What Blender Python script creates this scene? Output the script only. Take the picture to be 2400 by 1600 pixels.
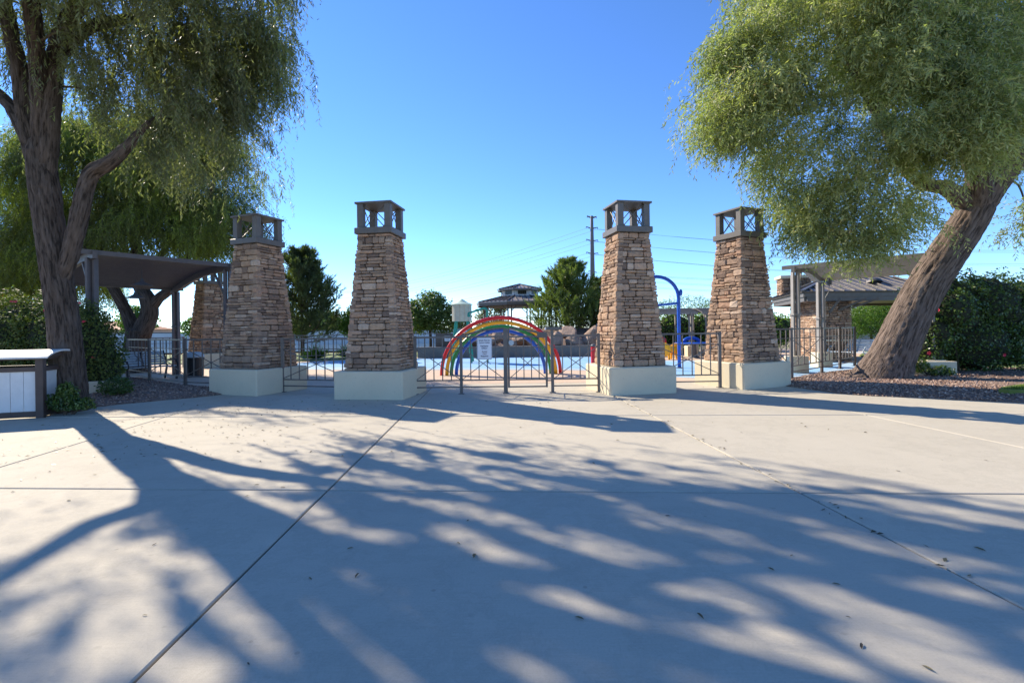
import bpy, bmesh, math, random
import numpy as np
from mathutils import Vector, Matrix, Euler, noise as mnoise
for o in list(bpy.data.objects): bpy.data.objects.remove(o)
R = math.radians
rnd = random.Random(7)
SC = bpy.context.scene
COL = SC.collection

# ------------------------------------------------------------------ camera
EYE, FPX, ROLL, VH = 1.6, 1133.1, 0.0133, -27.73
cam = bpy.data.cameras.new('camera')
cam.sensor_width = 36.0
cam.lens = FPX / 2400 * 36
cam.shift_x = -VH * ROLL / 2400
cam.shift_y = VH / 2400
cam.clip_start, cam.clip_end = 0.1, 3000
camo = bpy.data.objects.new('camera', cam)
COL.objects.link(camo)
c_, s_ = math.cos(ROLL), math.sin(ROLL)
camo.matrix_world = Matrix(((c_, s_, 0, 0), (0, 0, -1, 0), (-s_, c_, 0, EYE), (0, 0, 0, 1)))
SC.camera = camo

# ------------------------------------------------------------------ sky and sun
SUN_EL = R(34.7)
SX, SY = -0.777, 0.629                    # horizontal direction towards the sun
world = bpy.data.worlds.new('World')
SC.world = world
world.use_nodes = True
wn = world.node_tree
wn.nodes.clear()
sky = wn.nodes.new('ShaderNodeTexSky')
sky.sky_type = 'NISHITA'
sky.sun_disc = False
sky.sun_elevation = SUN_EL
sky.sun_rotation = math.atan2(SX, SY)
sky.air_density = 1.0
sky.dust_density = 0.0
sky.ozone_density = 6.0
sky.altitude = 2200
bg = wn.nodes.new('ShaderNodeBackground')
bg.inputs[1].default_value = 0.15
wo = wn.nodes.new('ShaderNodeOutputWorld')
hs = wn.nodes.new('ShaderNodeHueSaturation'); hs.inputs['Saturation'].default_value = 1.1; hs.inputs['Hue'].default_value = .505
wn.links.new(sky.outputs[0], hs.inputs['Color']); wn.links.new(hs.outputs[0], bg.inputs[0])
wn.links.new(bg.outputs[0], wo.inputs[0])
sun = bpy.data.lights.new('sun', 'SUN')
sun.energy = 4.6
sun.angle = R(0.53)
sun.color = (1.0, 0.885, 0.72)
suno = bpy.data.objects.new('sun', sun)
COL.objects.link(suno)
tosun = Vector((SX * math.cos(SUN_EL), SY * math.cos(SUN_EL), math.sin(SUN_EL)))
suno.rotation_euler = tosun.to_track_quat('Z', 'Y').to_euler()
suno.location = (-30, 25, 40)
SC.view_settings.view_transform = 'Standard'
SC.view_settings.look = 'None'
SC.view_settings.exposure = 0.97
SC.view_settings.gamma = 1.0
SC.view_settings.use_curve_mapping = False
SC.cycles.max_bounces = 6
SC.cycles.transparent_max_bounces = 6
SC.cycles.use_adaptive_sampling = True
SC.cycles.use_denoising = True

# measured points of the photograph (2400 x 1600) turned into places in the world
def _uv(px, py):
    dx, dy = px - 1200, py - 800
    return dx * c_ - dy * s_, dx * s_ + dy * c_ - VH
def G(px, py, z=0.0):
    u, v = _uv(px, py)
    y = FPX * (EYE - z) / v
    return Vector((u / FPX * y, y, z))
def P(px, py, y):
    u, v = _uv(px, py)
    return Vector((u / FPX * y, y, EYE - v * y / FPX))

# ------------------------------------------------------------------ materials
MATS = {}
class NT:
    def __init__(s, name):
        s.m = bpy.data.materials.new(name); s.m.use_nodes = True
        s.t = s.m.node_tree; s.t.nodes.clear()
        s.out = s.n('ShaderNodeOutputMaterial')
    def n(s, t, **kw):
        x = s.t.nodes.new(t)
        for k, v in kw.items():
            if isinstance(k, str) and k.startswith('i_'): x.inputs[k[2:].replace('_', ' ')].default_value = v
            else: setattr(x, k, v)
        return x
    def l(s, a, b): s.t.links.new(a, b)
    def noise(s, scale, detail=4, rough=.6, vec=None, out='Fac'):
        x = s.n('ShaderNodeTexNoise'); x.inputs['Scale'].default_value = scale
        x.inputs['Detail'].default_value = detail; x.inputs['Roughness'].default_value = rough
        if vec is not None: s.l(vec, x.inputs['Vector'])
        return x.outputs[out]
    def ramp(s, fac, stops):
        x = s.n('ShaderNodeValToRGB'); e = x.color_ramp.elements
        while len(e) < len(stops): e.new(0.5)
        for k, (p, c) in enumerate(stops):
            e[k].position = p; e[k].color = (*c, 1)
        s.l(fac, x.inputs[0]); return x.outputs[0]
    def mix(s, fac, a, b, mode='MIX'):
        x = s.n('ShaderNodeMix'); x.data_type = 'RGBA'; x.blend_type = mode
        for v, i in ((fac, 0), (a, 6), (b, 7)):
            if hasattr(v, 'node'): s.l(v, x.inputs[i])
            else: x.inputs[i].default_value = v if i == 0 else (*v, 1)
        return x.outputs[2]
    def coord(s, which='Object'): return s.n('ShaderNodeTexCoord').outputs[which]
    def pos(s): return s.n('ShaderNodeNewGeometry').outputs['Position']
    def bump(s, h, strength=.3, dist=.01, normal=None):
        x = s.n('ShaderNodeBump'); x.inputs['Strength'].default_value = strength; x.inputs['Distance'].default_value = dist
        s.l(h, x.inputs['Height'])
        if normal is not None: s.l(normal, x.inputs['Normal'])
        return x.outputs[0]
    def bsdf(s, col, rough=.7, normal=None, metal=0.0, spec=.4):
        x = s.n('ShaderNodeBsdfPrincipled')
        if hasattr(col, 'node'): s.l(col, x.inputs['Base Color'])
        else: x.inputs['Base Color'].default_value = (*col, 1)
        if hasattr(rough, 'node'): s.l(rough, x.inputs['Roughness'])
        else: x.inputs['Roughness'].default_value = rough
        x.inputs['Metallic'].default_value = metal
        x.inputs['Specular IOR Level'].default_value = spec
        if normal is not None: s.l(normal, x.inputs['Normal'])
        s.l(x.outputs[0], s.out.inputs[0]); return x

def mat_concrete(name, base, dark, light, scale=1.0, stain=.5, slabs=False):
    t = NT(name); p = t.pos()
    big = t.noise(.35 * scale, 5, .6, p); mid = t.noise(2.3 * scale, 6, .65, p); fine = t.noise(70, 3, .7, p)
    c = t.ramp(big, [(.3, dark), (.5, base), (.72, light)])
    c = t.mix(stain * .5, c, t.ramp(mid, [(.3, dark), (.55, base), (.8, light)]))
    c = t.mix(.22, c, t.ramp(fine, [(.25, tuple(x * .55 for x in dark)), (.55, base), (.85, light)]))
    spots = t.noise(9 * scale, 2, .5, p)
    c = t.mix(t.ramp(spots, [(.68, (0, 0, 0)), (.75, (.35,) * 3)]), c, tuple(x * .72 for x in dark))
    stains = t.noise(.9 * scale, 8, .72, p)
    c = t.mix(t.ramp(stains, [(.56, (0, 0, 0)), (.74, (.5,) * 3)]), c, tuple(x * .86 for x in dark))
    if slabs:
        r = t.n('ShaderNodeObjectInfo').outputs['Random']
        c = t.mix(1.0, c, t.ramp(r, [(0, (.93, .93, .94)), (1, (1.06, 1.05, 1.03))]), 'MULTIPLY')
        mp = t.n('ShaderNodeMapping'); mp.inputs['Scale'].default_value = (1.2, 60, 1); t.l(p, mp.inputs[0])
        br = t.noise(2.2, 3, .6, mp.outputs[0])
        c = t.mix(.10, c, t.ramp(br, [(.35, tuple(x * .7 for x in dark)), (.65, light)]))
        v = t.n('ShaderNodeTexVoronoi'); v.inputs['Scale'].default_value = 3.1; t.l(p, v.inputs['Vector'])
        c = t.mix(t.ramp(v.outputs['Distance'], [(.035, (.4,) * 3), (.05, (0, 0, 0))]), c, tuple(x * .5 for x in dark))
        tr = t.noise(.55, 9, .75, p)
        c = t.mix(t.ramp(tr, [(.47, (0, 0, 0)), (.5, (.22,) * 3), (.53, (0, 0, 0))]), c, tuple(x * .7 for x in dark))
    nb = t.bump(t.noise(160, 2, .6, p), .35, .004, t.bump(mid, .25, .01))
    t.bsdf(c, .82, nb, spec=.25); return t.m

def mat_paint(name, col, rough=.5, var=.12, metal=0.0, bump=.05):
    t = NT(name); p = t.pos()
    n = t.noise(6, 4, .6, p)
    c = t.ramp(n, [(.3, tuple(x * (1 - var) for x in col)), (.7, tuple(min(1, x * (1 + var)) for x in col))])
    t.bsdf(c, rough, t.bump(t.noise(90, 2, .5, p), bump, .002), metal); return t.m

STONE_STOPS = [(0.0, (.185, .13, .10)), (.14, (.27, .19, .14)), (.34, (.38, .26, .18)), (.5, (.30, .22, .165)),
               (.64, (.45, .31, .205)), (.8, (.42, .265, .18)), (.92, (.49, .36, .26)), (1.0, (.55, .43, .33))]
def mat_stone(name, source):
    t = NT(name)
    r = t.n('ShaderNodeObjectInfo').outputs['Random'] if source == 'object' else t.n('ShaderNodeNewGeometry').outputs['Random Per Island']
    p = t.pos()
    c = t.ramp(r, STONE_STOPS)
    n1 = t.noise(11, 6, .7, p); n2 = t.noise(38, 5, .7, p)
    c = t.mix(.55, c, t.ramp(n1, [(.3, (.45, .42, .4)), (.5, (.9, .88, .86)), (.75, (1.35, 1.25, 1.15))]), 'MULTIPLY')
    c = t.mix(t.ramp(n2, [(.58, (0, 0, 0)), (.7, (.4, .4, .4))]), c, (.10, .085, .075))
    t.bsdf(c, .9, t.bump(n2, .6, .012, t.bump(n1, .7, .02)), spec=.2); return t.m

def mat_leaf(name, cols, trans=.35, tcol=None, rough=.5):
    """cols: stops over the face attribute 'tint'"""
    t = NT(name)
    a = t.n('ShaderNodeAttribute'); a.attribute_name = 'tint'
    c = t.ramp(a.outputs['Fac'], cols)
    b = t.bsdf(c, rough, spec=.35)
    if trans:
        tr = t.n('ShaderNodeBsdfTranslucent')
        tc = t.mix(1.0, c, tcol or (1.6, 1.9, .7), 'MULTIPLY'); t.l(tc, tr.inputs[0])
        mx = t.n('ShaderNodeMixShader'); mx.inputs[0].default_value = trans
        t.l(b.outputs[0], mx.inputs[1]); t.l(tr.outputs[0], mx.inputs[2]); t.l(mx.outputs[0], t.out.inputs[0])
    return t.m

def mat_bark(name, cols, sc=1.0):
    t = NT(name); at = t.n('ShaderNodeAttribute'); at.attribute_name = 'bark'; co = at.outputs['Vector']
    mp = t.n('ShaderNodeMapping'); mp.inputs['Scale'].default_value = (11 * sc, 11 * sc, 1.5 * sc); t.l(co, mp.inputs[0])
    n = t.noise(1.0, 8, .70, mp.outputs[0])
    n2 = t.noise(2.1, 6, .62, mp.outputs[0])
    crack = t.ramp(n2, [(.38, (.12, .12, .12)), (.47, (.75, .75, .75)), (.6, (1, 1, 1))])
    c = t.ramp(n, [(.25, cols[0]), (.5, cols[1]), (.75, cols[2])])
    c = t.mix(.7, c, crack, 'MULTIPLY')
    b1 = t.bump(n, .8, .03); b2 = t.bump(crack, .7, .03, b1)
    t.bsdf(c, .92, b2, spec=.15); return t.m

M = {}
M['concrete'] = mat_concrete('plaza_concrete', (.495, .45, .355), (.435, .395, .315), (.545, .50, .405), 1.0, .8, True)
M['deck'] = mat_concrete('deck_concrete', (.56, .43, .315), (.49, .375, .28), (.61, .48, .36))
M['joint'] = mat_paint('joint_filler', (.035, .03, .027), .95)
M['pool'] = mat_concrete('pool_paint', (.26, .46, .68), (.20, .40, .62), (.36, .55, .74), 2.0)
M['poolshallow'] = mat_concrete('pale_pool_paint', (.36, .50, .62), (.3, .44, .58), (.44, .57, .67), 2.0)
M['stucco'] = mat_concrete('stucco', (.65, .57, .41), (.58, .505, .36), (.69, .615, .455), 1.4, .5)
M['wallgrey'] = mat_concrete('grey_wall', (.20, .185, .17), (.15, .14, .13), (.25, .235, .215), 1.5)
M['stone'] = mat_stone('ledge_stone', 'object')
M['stonej'] = mat_stone('ledge_stone_joined', 'island')
M['mortar'] = mat_paint('dark_mortar', (.10, .075, .058), .95)
M['bronze'] = mat_paint('bronze_paint', (.135, .115, .10), .42)
M['grey'] = mat_paint('grey_paint', (.125, .112, .10), .5)
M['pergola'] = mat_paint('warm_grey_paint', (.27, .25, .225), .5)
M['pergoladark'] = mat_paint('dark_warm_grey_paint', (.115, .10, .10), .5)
M['roofmetal'] = mat_paint('dark_roof_metal', (.115, .105, .10), .38, .15, .3)
M['gazeboroof'] = mat_paint('sunlit_roof_metal', (.27, .24, .225), .42, .1, .2)
M['seam'] = mat_paint('roof_seam_paint', (.05, .045, .045), .5)
M['brown'] = mat_paint('dark_brown_plastic', (.075, .052, .045), .5)
M['panel'] = mat_paint('off_white_panel', (.66, .66, .64), .5, .06)
M['black'] = mat_paint('black_metal', (.018, .018, .02), .4)
M['palemetal'] = mat_paint('pale_metal_slat', (.60, .64, .66), .45)
M['slate'] = mat_paint('pale_blue_grey_metal', (.40, .46, .48), .45)
M['red'] = mat_paint('red_paint', (.62, .022, .03), .3)
M['yellow'] = mat_paint('yellow_paint', (.85, .42, .02), .3)
M['green'] = mat_paint('green_paint', (.02, .24, .06), .3)
M['blue'] = mat_paint('blue_paint', (.018, .10, .50), .3)
M['purpleblue'] = mat_paint('violet_blue_paint', (.05, .08, .36), .3)
M['teal'] = mat_paint('teal_paint', (.02, .27, .20), .35)
M['cream'] = mat_paint('cream_paint', (.50, .475, .36), .5)
M['mint'] = mat_paint('mint_paint', (.50, .62, .50), .5)
M['signwhite'] = mat_paint('sign_white', (.74, .74, .76), .4, .04)
M['ink'] = mat_paint('navy_ink', (.02, .03, .09), .5)
M['ink2'] = mat_paint('maroon_ink', (.12, .05, .06), .5)
M['steel'] = mat_paint('weathered_steel', (.10, .105, .12), .6)
M['rock'] = None
M['terracotta'] = mat_paint('terracotta', (.40, .17, .09), .8)
M['tan'] = mat_paint('tan_plaster', (.50, .40, .30), .85)
M['white'] = mat_paint('white_plaster', (.72, .70, .66), .8, .05)
M['darkglass'] = mat_paint('dark_glass', (.02, .022, .025), .1)
M['water'] = mat_paint('lake_water', (.10, .14, .15), .08, .2)
M['soil'] = mat_concrete('brown_soil', (.20, .14, .11), (.14, .10, .08), (.26, .19, .15), 4)
M['lawn'] = mat_concrete('lawn_soil', (.14, .19, .045), (.09, .13, .03), (.22, .25, .07), 3)
M['ground'] = mat_concrete('dry_ground', (.28, .25, .15), (.2, .2, .09), (.36, .30, .2), .3)
def mat_rock():
    t = NT('boulder_rock'); p = t.pos()
    n1 = t.noise(1.6, 7, .7, p); n2 = t.noise(9, 6, .7, p)
    c = t.ramp(n1, [(.3, (.20, .15, .12)), (.5, (.36, .26, .20)), (.7, (.46, .35, .27))])
    c = t.mix(.4, c, t.ramp(n2, [(.3, (.4, .4, .4)), (.7, (1.2, 1.2, 1.2))]), 'MULTIPLY')
    t.bsdf(c, .9, t.bump(n2, .8, .05, t.bump(n1, .8, .12)), spec=.2); return t.m
M['rock'] = mat_rock()
def mat_pebble():
    t = NT('pebble'); r = t.n('ShaderNodeNewGeometry').outputs['Random Per Island']
    c = t.ramp(r, [(0, (.14, .085, .065)), (.3, (.25, .165, .125)), (.6, (.33, .22, .165)), (.85, (.40, .29, .225)), (1, (.5, .4, .33))])
    t.bsdf(c, .9, spec=.2); return t.m
M['pebble'] = mat_pebble()
M['bark'] = mat_bark('grey_brown_bark', [(.085, .062, .05), (.17, .128, .105), (.27, .21, .175)])
M['barkdark'] = mat_bark('dark_bark', [(.05, .038, .03), (.11, .083, .067), (.17, .135, .115)], 1.2)
M['twig'] = mat_paint('twig', (.075, .055, .04), .9)
M['leaf_olive'] = mat_leaf('olive_leaf', [(0, (.105, .122, .06)), (.35, (.195, .22, .095)), (.65, (.32, .335, .14)), (.92, (.50, .48, .23)), (1, (.5, .33, .2))], .34)
M['leaf_grey'] = mat_leaf('grey_green_leaf', [(0, (.085, .09, .06)), (.5, (.135, .145, .08)), (.85, (.195, .22, .085)), (1, (.29, .32, .085))], .38, (1.6, 1.8, .75))
M['leaf_mid'] = mat_leaf('mid_green_leaf', [(0, (.07, .08, .045)), (.45, (.12, .135, .055)), (.75, (.22, .26, .06)), (1, (.36, .42, .08))], .48)
M['leaf_bright'] = mat_leaf('bright_leaf', [(0, (.05, .09, .02)), (.5, (.09, .16, .025)), (1, (.17, .25, .04))], .4)
M['leaf_hedge'] = mat_leaf('hedge_leaf', [(0, (.035, .062, .02)), (.5, (.07, .115, .03)), (1, (.16, .22, .055))], .25, None, .3)
M['leaf_hedge_yellow'] = mat_leaf('yellow_green_hedge_leaf', [(0, (.035, .055, .015)), (.5, (.085, .12, .025)), (1, (.20, .20, .045))], .25, None, .6)
M['leaf_broad'] = mat_leaf('broad_leaf', [(0, (.05, .08, .028)), (.5, (.085, .13, .035)), (1, (.17, .22, .055))], .3)
M['needle'] = mat_leaf('pine_needle', [(0, (.06, .085, .03)), (.5, (.12, .16, .045)), (1, (.27, .31, .08))], .3)
M['needle_dark'] = mat_leaf('dark_pine_needle', [(0, (.05, .068, .035)), (.5, (.09, .115, .05)), (1, (.17, .2, .07))], .3)
M['hedgecore'] = mat_paint('hedge_shade_core', (.03, .034, .018), .95, .4)  # dark colour standing in for shade inside the hedges, on the added solid core
M['grass'] = mat_leaf('grass_blade', [(0, (.07, .12, .02)), (.5, (.14, .2, .035)), (1, (.26, .29, .07))], .3)
M['litter'] = mat_leaf('dry_leaf', [(0, (.05, .038, .022)), (.5, (.11, .085, .04)), (1, (.2, .17, .07))], 0)
M['petal'] = mat_paint('red_petal', (.62, .03, .07), .6)

# ------------------------------------------------------------------ object helpers
def mesh_obj(name, me, mat=None, parent=None, kind=None, loc=None, rot=None, scale=None):
    o = bpy.data.objects.new(name, me)
    COL.objects.link(o)
    if mat is not None and len(me.materials) == 0: me.materials.append(mat)
    if parent is not None: o.parent = parent
    if loc is not None: o.location = loc
    if rot is not None: o.rotation_euler = rot
    if scale is not None: o.scale = scale
    if kind: o['kind'] = kind
    return o
def tag(o, label, cat, group=None):
    o['label'] = label; o['category'] = cat
    if group: o['group'] = group
    return o
def thing(name, label, cat, loc=(0, 0, 0), rz=0.0, group=None):
    o = bpy.data.objects.new(name, None)
    COL.objects.link(o)
    o.empty_display_size = .2
    o.location = loc; o.rotation_euler = (0, 0, rz)
    return tag(o, label, cat, group)
def pydata(name, v, f, smooth=False):
    me = bpy.data.meshes.new(name)
    me.from_pydata([tuple(x) for x in v], [], [tuple(x) for x in f])
    if smooth: me.polygons.foreach_set('use_smooth', [True] * len(me.polygons))
    me.update(); return me
def quads_mesh(name, V, tint=None, tri=False):
    """V: (n,k,3) array of separate faces"""
    n, k = V.shape[:2]
    me = bpy.data.meshes.new(name)
    me.vertices.add(n * k); me.vertices.foreach_set('co', V.reshape(-1).astype(np.float32))
    me.loops.add(n * k); me.loops.foreach_set('vertex_index', np.arange(n * k, dtype=np.int32))
    me.polygons.add(n); me.polygons.foreach_set('loop_start', np.arange(0, n * k, k, dtype=np.int32))
    if tint is not None:
        a = me.attributes.new('tint', 'FLOAT', 'FACE'); a.data.foreach_set('value', tint.astype(np.float32))
    me.update(calc_edges=True); me.validate(); return me

def bark_obj(name, pts, rad, n, noise, seed, mat, parent, fine=0):
    """a limb whose vertices remember where they are along and round it"""
    if fine:
        pp, rr = [], []
        for i in range(len(pts) - 1):
            for k in range(fine): pp.append(Vector(pts[i]).lerp(Vector(pts[i + 1]), k / fine)); rr.append(rad[i] + (rad[i + 1] - rad[i]) * k / fine)
        pts, rad = pp + [Vector(pts[-1])], rr + [rad[-1]]
    v, f = sweep(pts, rad, n, True, noise if not fine else 0.0, seed)
    if fine:
        L = 0.0
        for i, p in enumerate(pts):
            if i: L += (pts[i] - pts[i - 1]).length
            for k in range(n):
                a = 2 * math.pi * k / n; q = Vector((math.cos(a) * rad[i], math.sin(a) * rad[i], L))
                w = mnoise.noise(Vector((q.x * 5, q.y * 5, q.z * .9 + seed))) * .35
                h = 1 - abs(mnoise.noise(Vector((q.x * 13 + w, q.y * 13 + w, q.z * 2.3 + seed)))) * 2
                h2 = 1 - abs(mnoise.noise(Vector((q.x * 27 + w, q.y * 27, q.z * 5.0)))) * 2
                big = mnoise.noise(Vector((q.x * 1.6, q.y * 1.6, q.z * .7 + 9)))
                d = v[i * n + k] - p
                v[i * n + k] = p + d * (1 + (.030 * h + .016 * h2) / max(.12, rad[i]) * .8 + .07 * big)
    me = pydata(name, v, f, True); L = 0.0; co = []
    for i, p in enumerate(pts):
        if i: L += (Vector(pts[i]) - Vector(pts[i - 1])).length
        for k in range(n):
            a = 2 * math.pi * k / n; co += [math.cos(a) * rad[i] + seed * .37, math.sin(a) * rad[i], L]
    at = me.attributes.new('bark', 'FLOAT_VECTOR', 'POINT'); at.data.foreach_set('vector', co)
    return mesh_obj(name, me, mat, parent)
class MB:
    """collects shapes into one mesh"""
    def __init__(s): s.v = []; s.f = []
    def add(s, v, f):
        b = len(s.v); s.v += [tuple(x) for x in v]; s.f += [tuple(i + b for i in q) for q in f]; return s
    def box(s, c, d, rz=0.0, mtx=None):
        hx, hy, hz = d[0] / 2, d[1] / 2, d[2] / 2
        pts = [Vector((x, y, z)) for z in (-hz, hz) for x, y in ((-hx, -hy), (hx, -hy), (hx, hy), (-hx, hy))]
        m = mtx if mtx is not None else Matrix.Rotation(rz, 3, 'Z')
        return s.add([Vector(c) + m @ p for p in pts], [(3, 2, 1, 0), (4, 5, 6, 7), (0, 1, 5, 4), (1, 2, 6, 5), (2, 3, 7, 6), (3, 0, 4, 7)])
    def bar(s, a, b, w, h=None, up=(0, 0, 1)):
        a, b = Vector(a), Vector(b); d = b - a; L = d.length; d.normalize()
        up = Vector(up)
        if abs(d.dot(up)) > .98: up = Vector((0, 1, 0))
        x = d.cross(up).normalized(); z = x.cross(d)
        m = Matrix((x, d, z)).transposed()
        return s.box((a + b) / 2, (w, L, h or w), mtx=m)
    def tube(s, pts, rad, n=8, cap=True, noise=0.0, seed=0):
        v, f = sweep(pts, rad, n, cap, noise, seed); return s.add(v, f)
    def prism(s, poly, z0, z1):
        n = len(poly)
        v = [(x, y, z0) for x, y in poly] + [(x, y, z1) for x, y in poly]
        f = [tuple(range(n - 1, -1, -1)), tuple(range(n, 2 * n))] + [(i, (i + 1) % n, n + (i + 1) % n, n + i) for i in range(n)]
        return s.add(v, f)
    def lathe(s, prof, n=24, c=(0, 0, 0), ph=0.0):
        v = []; f = []
        for r, z in prof:
            for k in range(n):
                a = 2 * math.pi * k / n + ph
                v.append((c[0] + r * math.cos(a), c[1] + r * math.sin(a), c[2] + z))
        for i in range(len(prof) - 1):
            for k in range(n):
                k2 = (k + 1) % n
                f.append((i * n + k, i * n + k2, (i + 1) * n + k2, (i + 1) * n + k))
        f.append(tuple(range(n - 1, -1, -1))); b = (len(prof) - 1) * n; f.append(tuple(range(b, b + n)))
        return s.add(v, f)
    def mesh(s, name, smooth=False): return pydata(name, s.v, s.f, smooth)
    def build(s, name, mat, parent=None, kind=None, smooth=False, bevel=0.0):
        me = s.mesh(name, smooth)
        if bevel:
            bm = bmesh.new(); bm.from_mesh(me)
            bmesh.ops.bevel(bm, geom=list(bm.edges), offset=bevel, segments=1, affect='EDGES', profile=.5)
            bm.to_mesh(me); bm.free()
        return mesh_obj(name, me, mat, parent, kind)

def catmull(pts, rad, sub):
    pts = [Vector(p) for p in pts]; P_ = [pts[0] * 2 - pts[1]] + pts + [pts[-1] * 2 - pts[-2]]
    op, orr = [], []
    for i in range(len(pts) - 1):
        a, b, c, d = P_[i:i + 4]
        for k in range(sub):
            t = k / sub
            op.append(.5 * ((2 * b) + (c - a) * t + (2 * a - 5 * b + 4 * c - d) * t * t + (3 * b - a - 3 * c + d) * t ** 3))
            orr.append(rad[i] * (1 - t) + rad[i + 1] * t)
    op.append(pts[-1]); orr.append(rad[-1]); return op, orr
def sweep(pts, rad, n=8, cap=True, noise=0.0, seed=0):
    pts = [Vector(p) for p in pts]
    if not hasattr(rad, '__len__'): rad = [rad] * len(pts)
    rg = random.Random(seed)
    v = []; f = []
    t0 = (pts[1] - pts[0]).normalized()
    x = t0.orthogonal().normalized()
    prev = [1.0] * n
    for i, p in enumerate(pts):
        t = (pts[min(i + 1, len(pts) - 1)] - pts[max(i - 1, 0)]).normalized()
        x = (x - t * x.dot(t)).normalized(); y = t.cross(x)
        if noise: prev = [max(1 - 1.6 * noise, min(1 + 1.6 * noise, q * .75 + .25 + rg.uniform(-noise, noise))) for q in prev]
        for k in range(n):
            a = 2 * math.pi * k / n
            v.append(p + (x * math.cos(a) + y * math.sin(a)) * rad[i] * prev[k])
    for i in range(len(pts) - 1):
        for k in range(n):
            k2 = (k + 1) % n
            f.append((i * n + k, i * n + k2, (i + 1) * n + k2, (i + 1) * n + k))
    if cap:
        f.append(tuple(range(n - 1, -1, -1))); b = (len(pts) - 1) * n; f.append(tuple(range(b, b + n)))
    return v, f

UNIT = MB().box((0, 0, 0), (1, 1, 1)).mesh('unit_bar')
UNITM = {}
def ubar(name, a, b, w, mat, parent, h=None):
    """a straight bar sharing one mesh, between two points"""
    a, b = Vector(a), Vector(b); d = b - a; L = d.length; d.normalize()
    up = Vector((0, 0, 1))
    if abs(d.z) > .98: up = Vector((parent.matrix_world.to_3x3().col[1] if False else (0, 1, 0)))
    x = d.cross(up).normalized(); z = x.cross(d)
    key = mat.name
    if key not in UNITM:
        UNITM[key] = UNIT.copy(); UNITM[key].materials.append(mat)
    o = bpy.data.objects.new(name, UNITM[key]); COL.objects.link(o); o.parent = parent
    m = Matrix((x, d, z)).transposed().to_4x4() @ Matrix.Diagonal((w, L, h or w, 1))
    m.translation = (a + b) / 2
    o.matrix_local = m
    return o

# ------------------------------------------------------------------ ground, plaza, deck
gm = MB(); gm.prism([(-900, -60), (900, -60), (900, 1500), (-900, 1500)], -.6, -.12)
gm.build('ground', M['ground'], kind='structure')
pl = MB(); pl.prism([(-22, -6), (22, -6), (22, 14.5), (-22, 14.5)], -.11, -.03)
plaza = pl.build('plaza', M['joint'], kind='structure')
colx = [lambda y: -22.0, lambda y: -10.6 - .19 * y, lambda y: -5.55 - .127 * y, lambda y: -1.67 - .045 * y,
        lambda y: 2.995 - .052 * y, lambda y: 7.2 - .105 * y, lambda y: 11.6 - .16 * y, lambda y: 22.0]
rowr = [-5.9, -3.6, .6, 4.80, 8.99, 12.45, 14.4]
def gridp(i, j, di, dj):
    r = rowr[j]; sl = -.057 if j < 5 else -.0
    x = colx[i](r); y = r + sl * x
    x = colx[i](y); y = r + sl * x
    return Vector((x + di, y + dj, 0))
rg = random.Random(3)
for i in range(len(colx) - 1):
    for j in range(len(rowr) - 1):
        g = .009; gy = .015
        c = [gridp(i, j, g, gy), gridp(i + 1, j, -g, gy), gridp(i + 1, j + 1, -g, -gy), gridp(i, j + 1, g, -gy)]
        m = MB(); dz = rg.uniform(-.003, .0)
        cen = sum(c, Vector()) / 4
        top = [p + (cen - p).normalized() * .014 for p in c]
        v = [(p.x, p.y, -.028) for p in c] + [(p.x, p.y, dz - .008) for p in c] + [(p.x, p.y, dz) for p in top]
        f = [(8, 9, 10, 11)]
        for k in range(4):
            k2 = (k + 1) % 4
            f += [(k, k2, 4 + k2, 4 + k), (4 + k, 4 + k2, 8 + k2, 8 + k)]
        m.add(v, f).build('concrete_slab', M['concrete'], plaza)
dk = MB(); dk.prism([(-24, 14.42), (24, 14.42), (24, 34), (-24, 34)], -.1, -.001)
dk.build('splash_deck', M['deck'], kind='structure')
def sheet(name, pts, z, mat, kind='structure', thick=.006):
    me = MB().prism([(p[0], p[1]) for p in pts], z - thick, z).mesh(name)
    return mesh_obj(name, me, mat, None, kind)
def smooth_poly(pts, sub=5):
    pts = [Vector((p[0], p[1], 0)) for p in pts]; n = len(pts); out = []
    for i in range(n):
        a, b, c, d = (pts[(i + k - 1) % n] for k in range(4))
        for k in range(sub):
            t = k / sub
            out.append(.5 * ((2 * b) + (c - a) * t + (2 * a - 5 * b + 4 * c - d) * t * t + (3 * b - a - 3 * c + d) * t ** 3))
    return out
sheet('pale_pool_edge', smooth_poly([(-11.6, 22.6), (-9, 20.9), (-4, 19.9), (1.5, 19.0), (4.5, 17.8), (5.2, 15.6), (7.2, 14.9), (9.6, 15.5), (12.4, 17.6),
      (14.5, 20.3), (13.2, 22.4), (9.5, 22.9), (6.4, 24.2), (5.4, 27.3), (0, 28.0), (-5, 28.2), (-10.6, 26.4)]), .004, M['poolshallow'])
sheet('splash_pad', smooth_poly([(-10.8, 23.2), (-8, 22.1), (-3.6, 20.9), (1.7, 19.9), (4.9, 18.4), (5.6, 16.0), (7.4, 15.4), (9.4, 16.0), (12.0, 18.0),
      (13.6, 20.2), (12.6, 21.6), (9, 22.0), (6, 23.4), (4.6, 26.8), (0, 27.5), (-5, 27.6), (-9.9, 26.0)]), .008, M['pool'])

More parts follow.
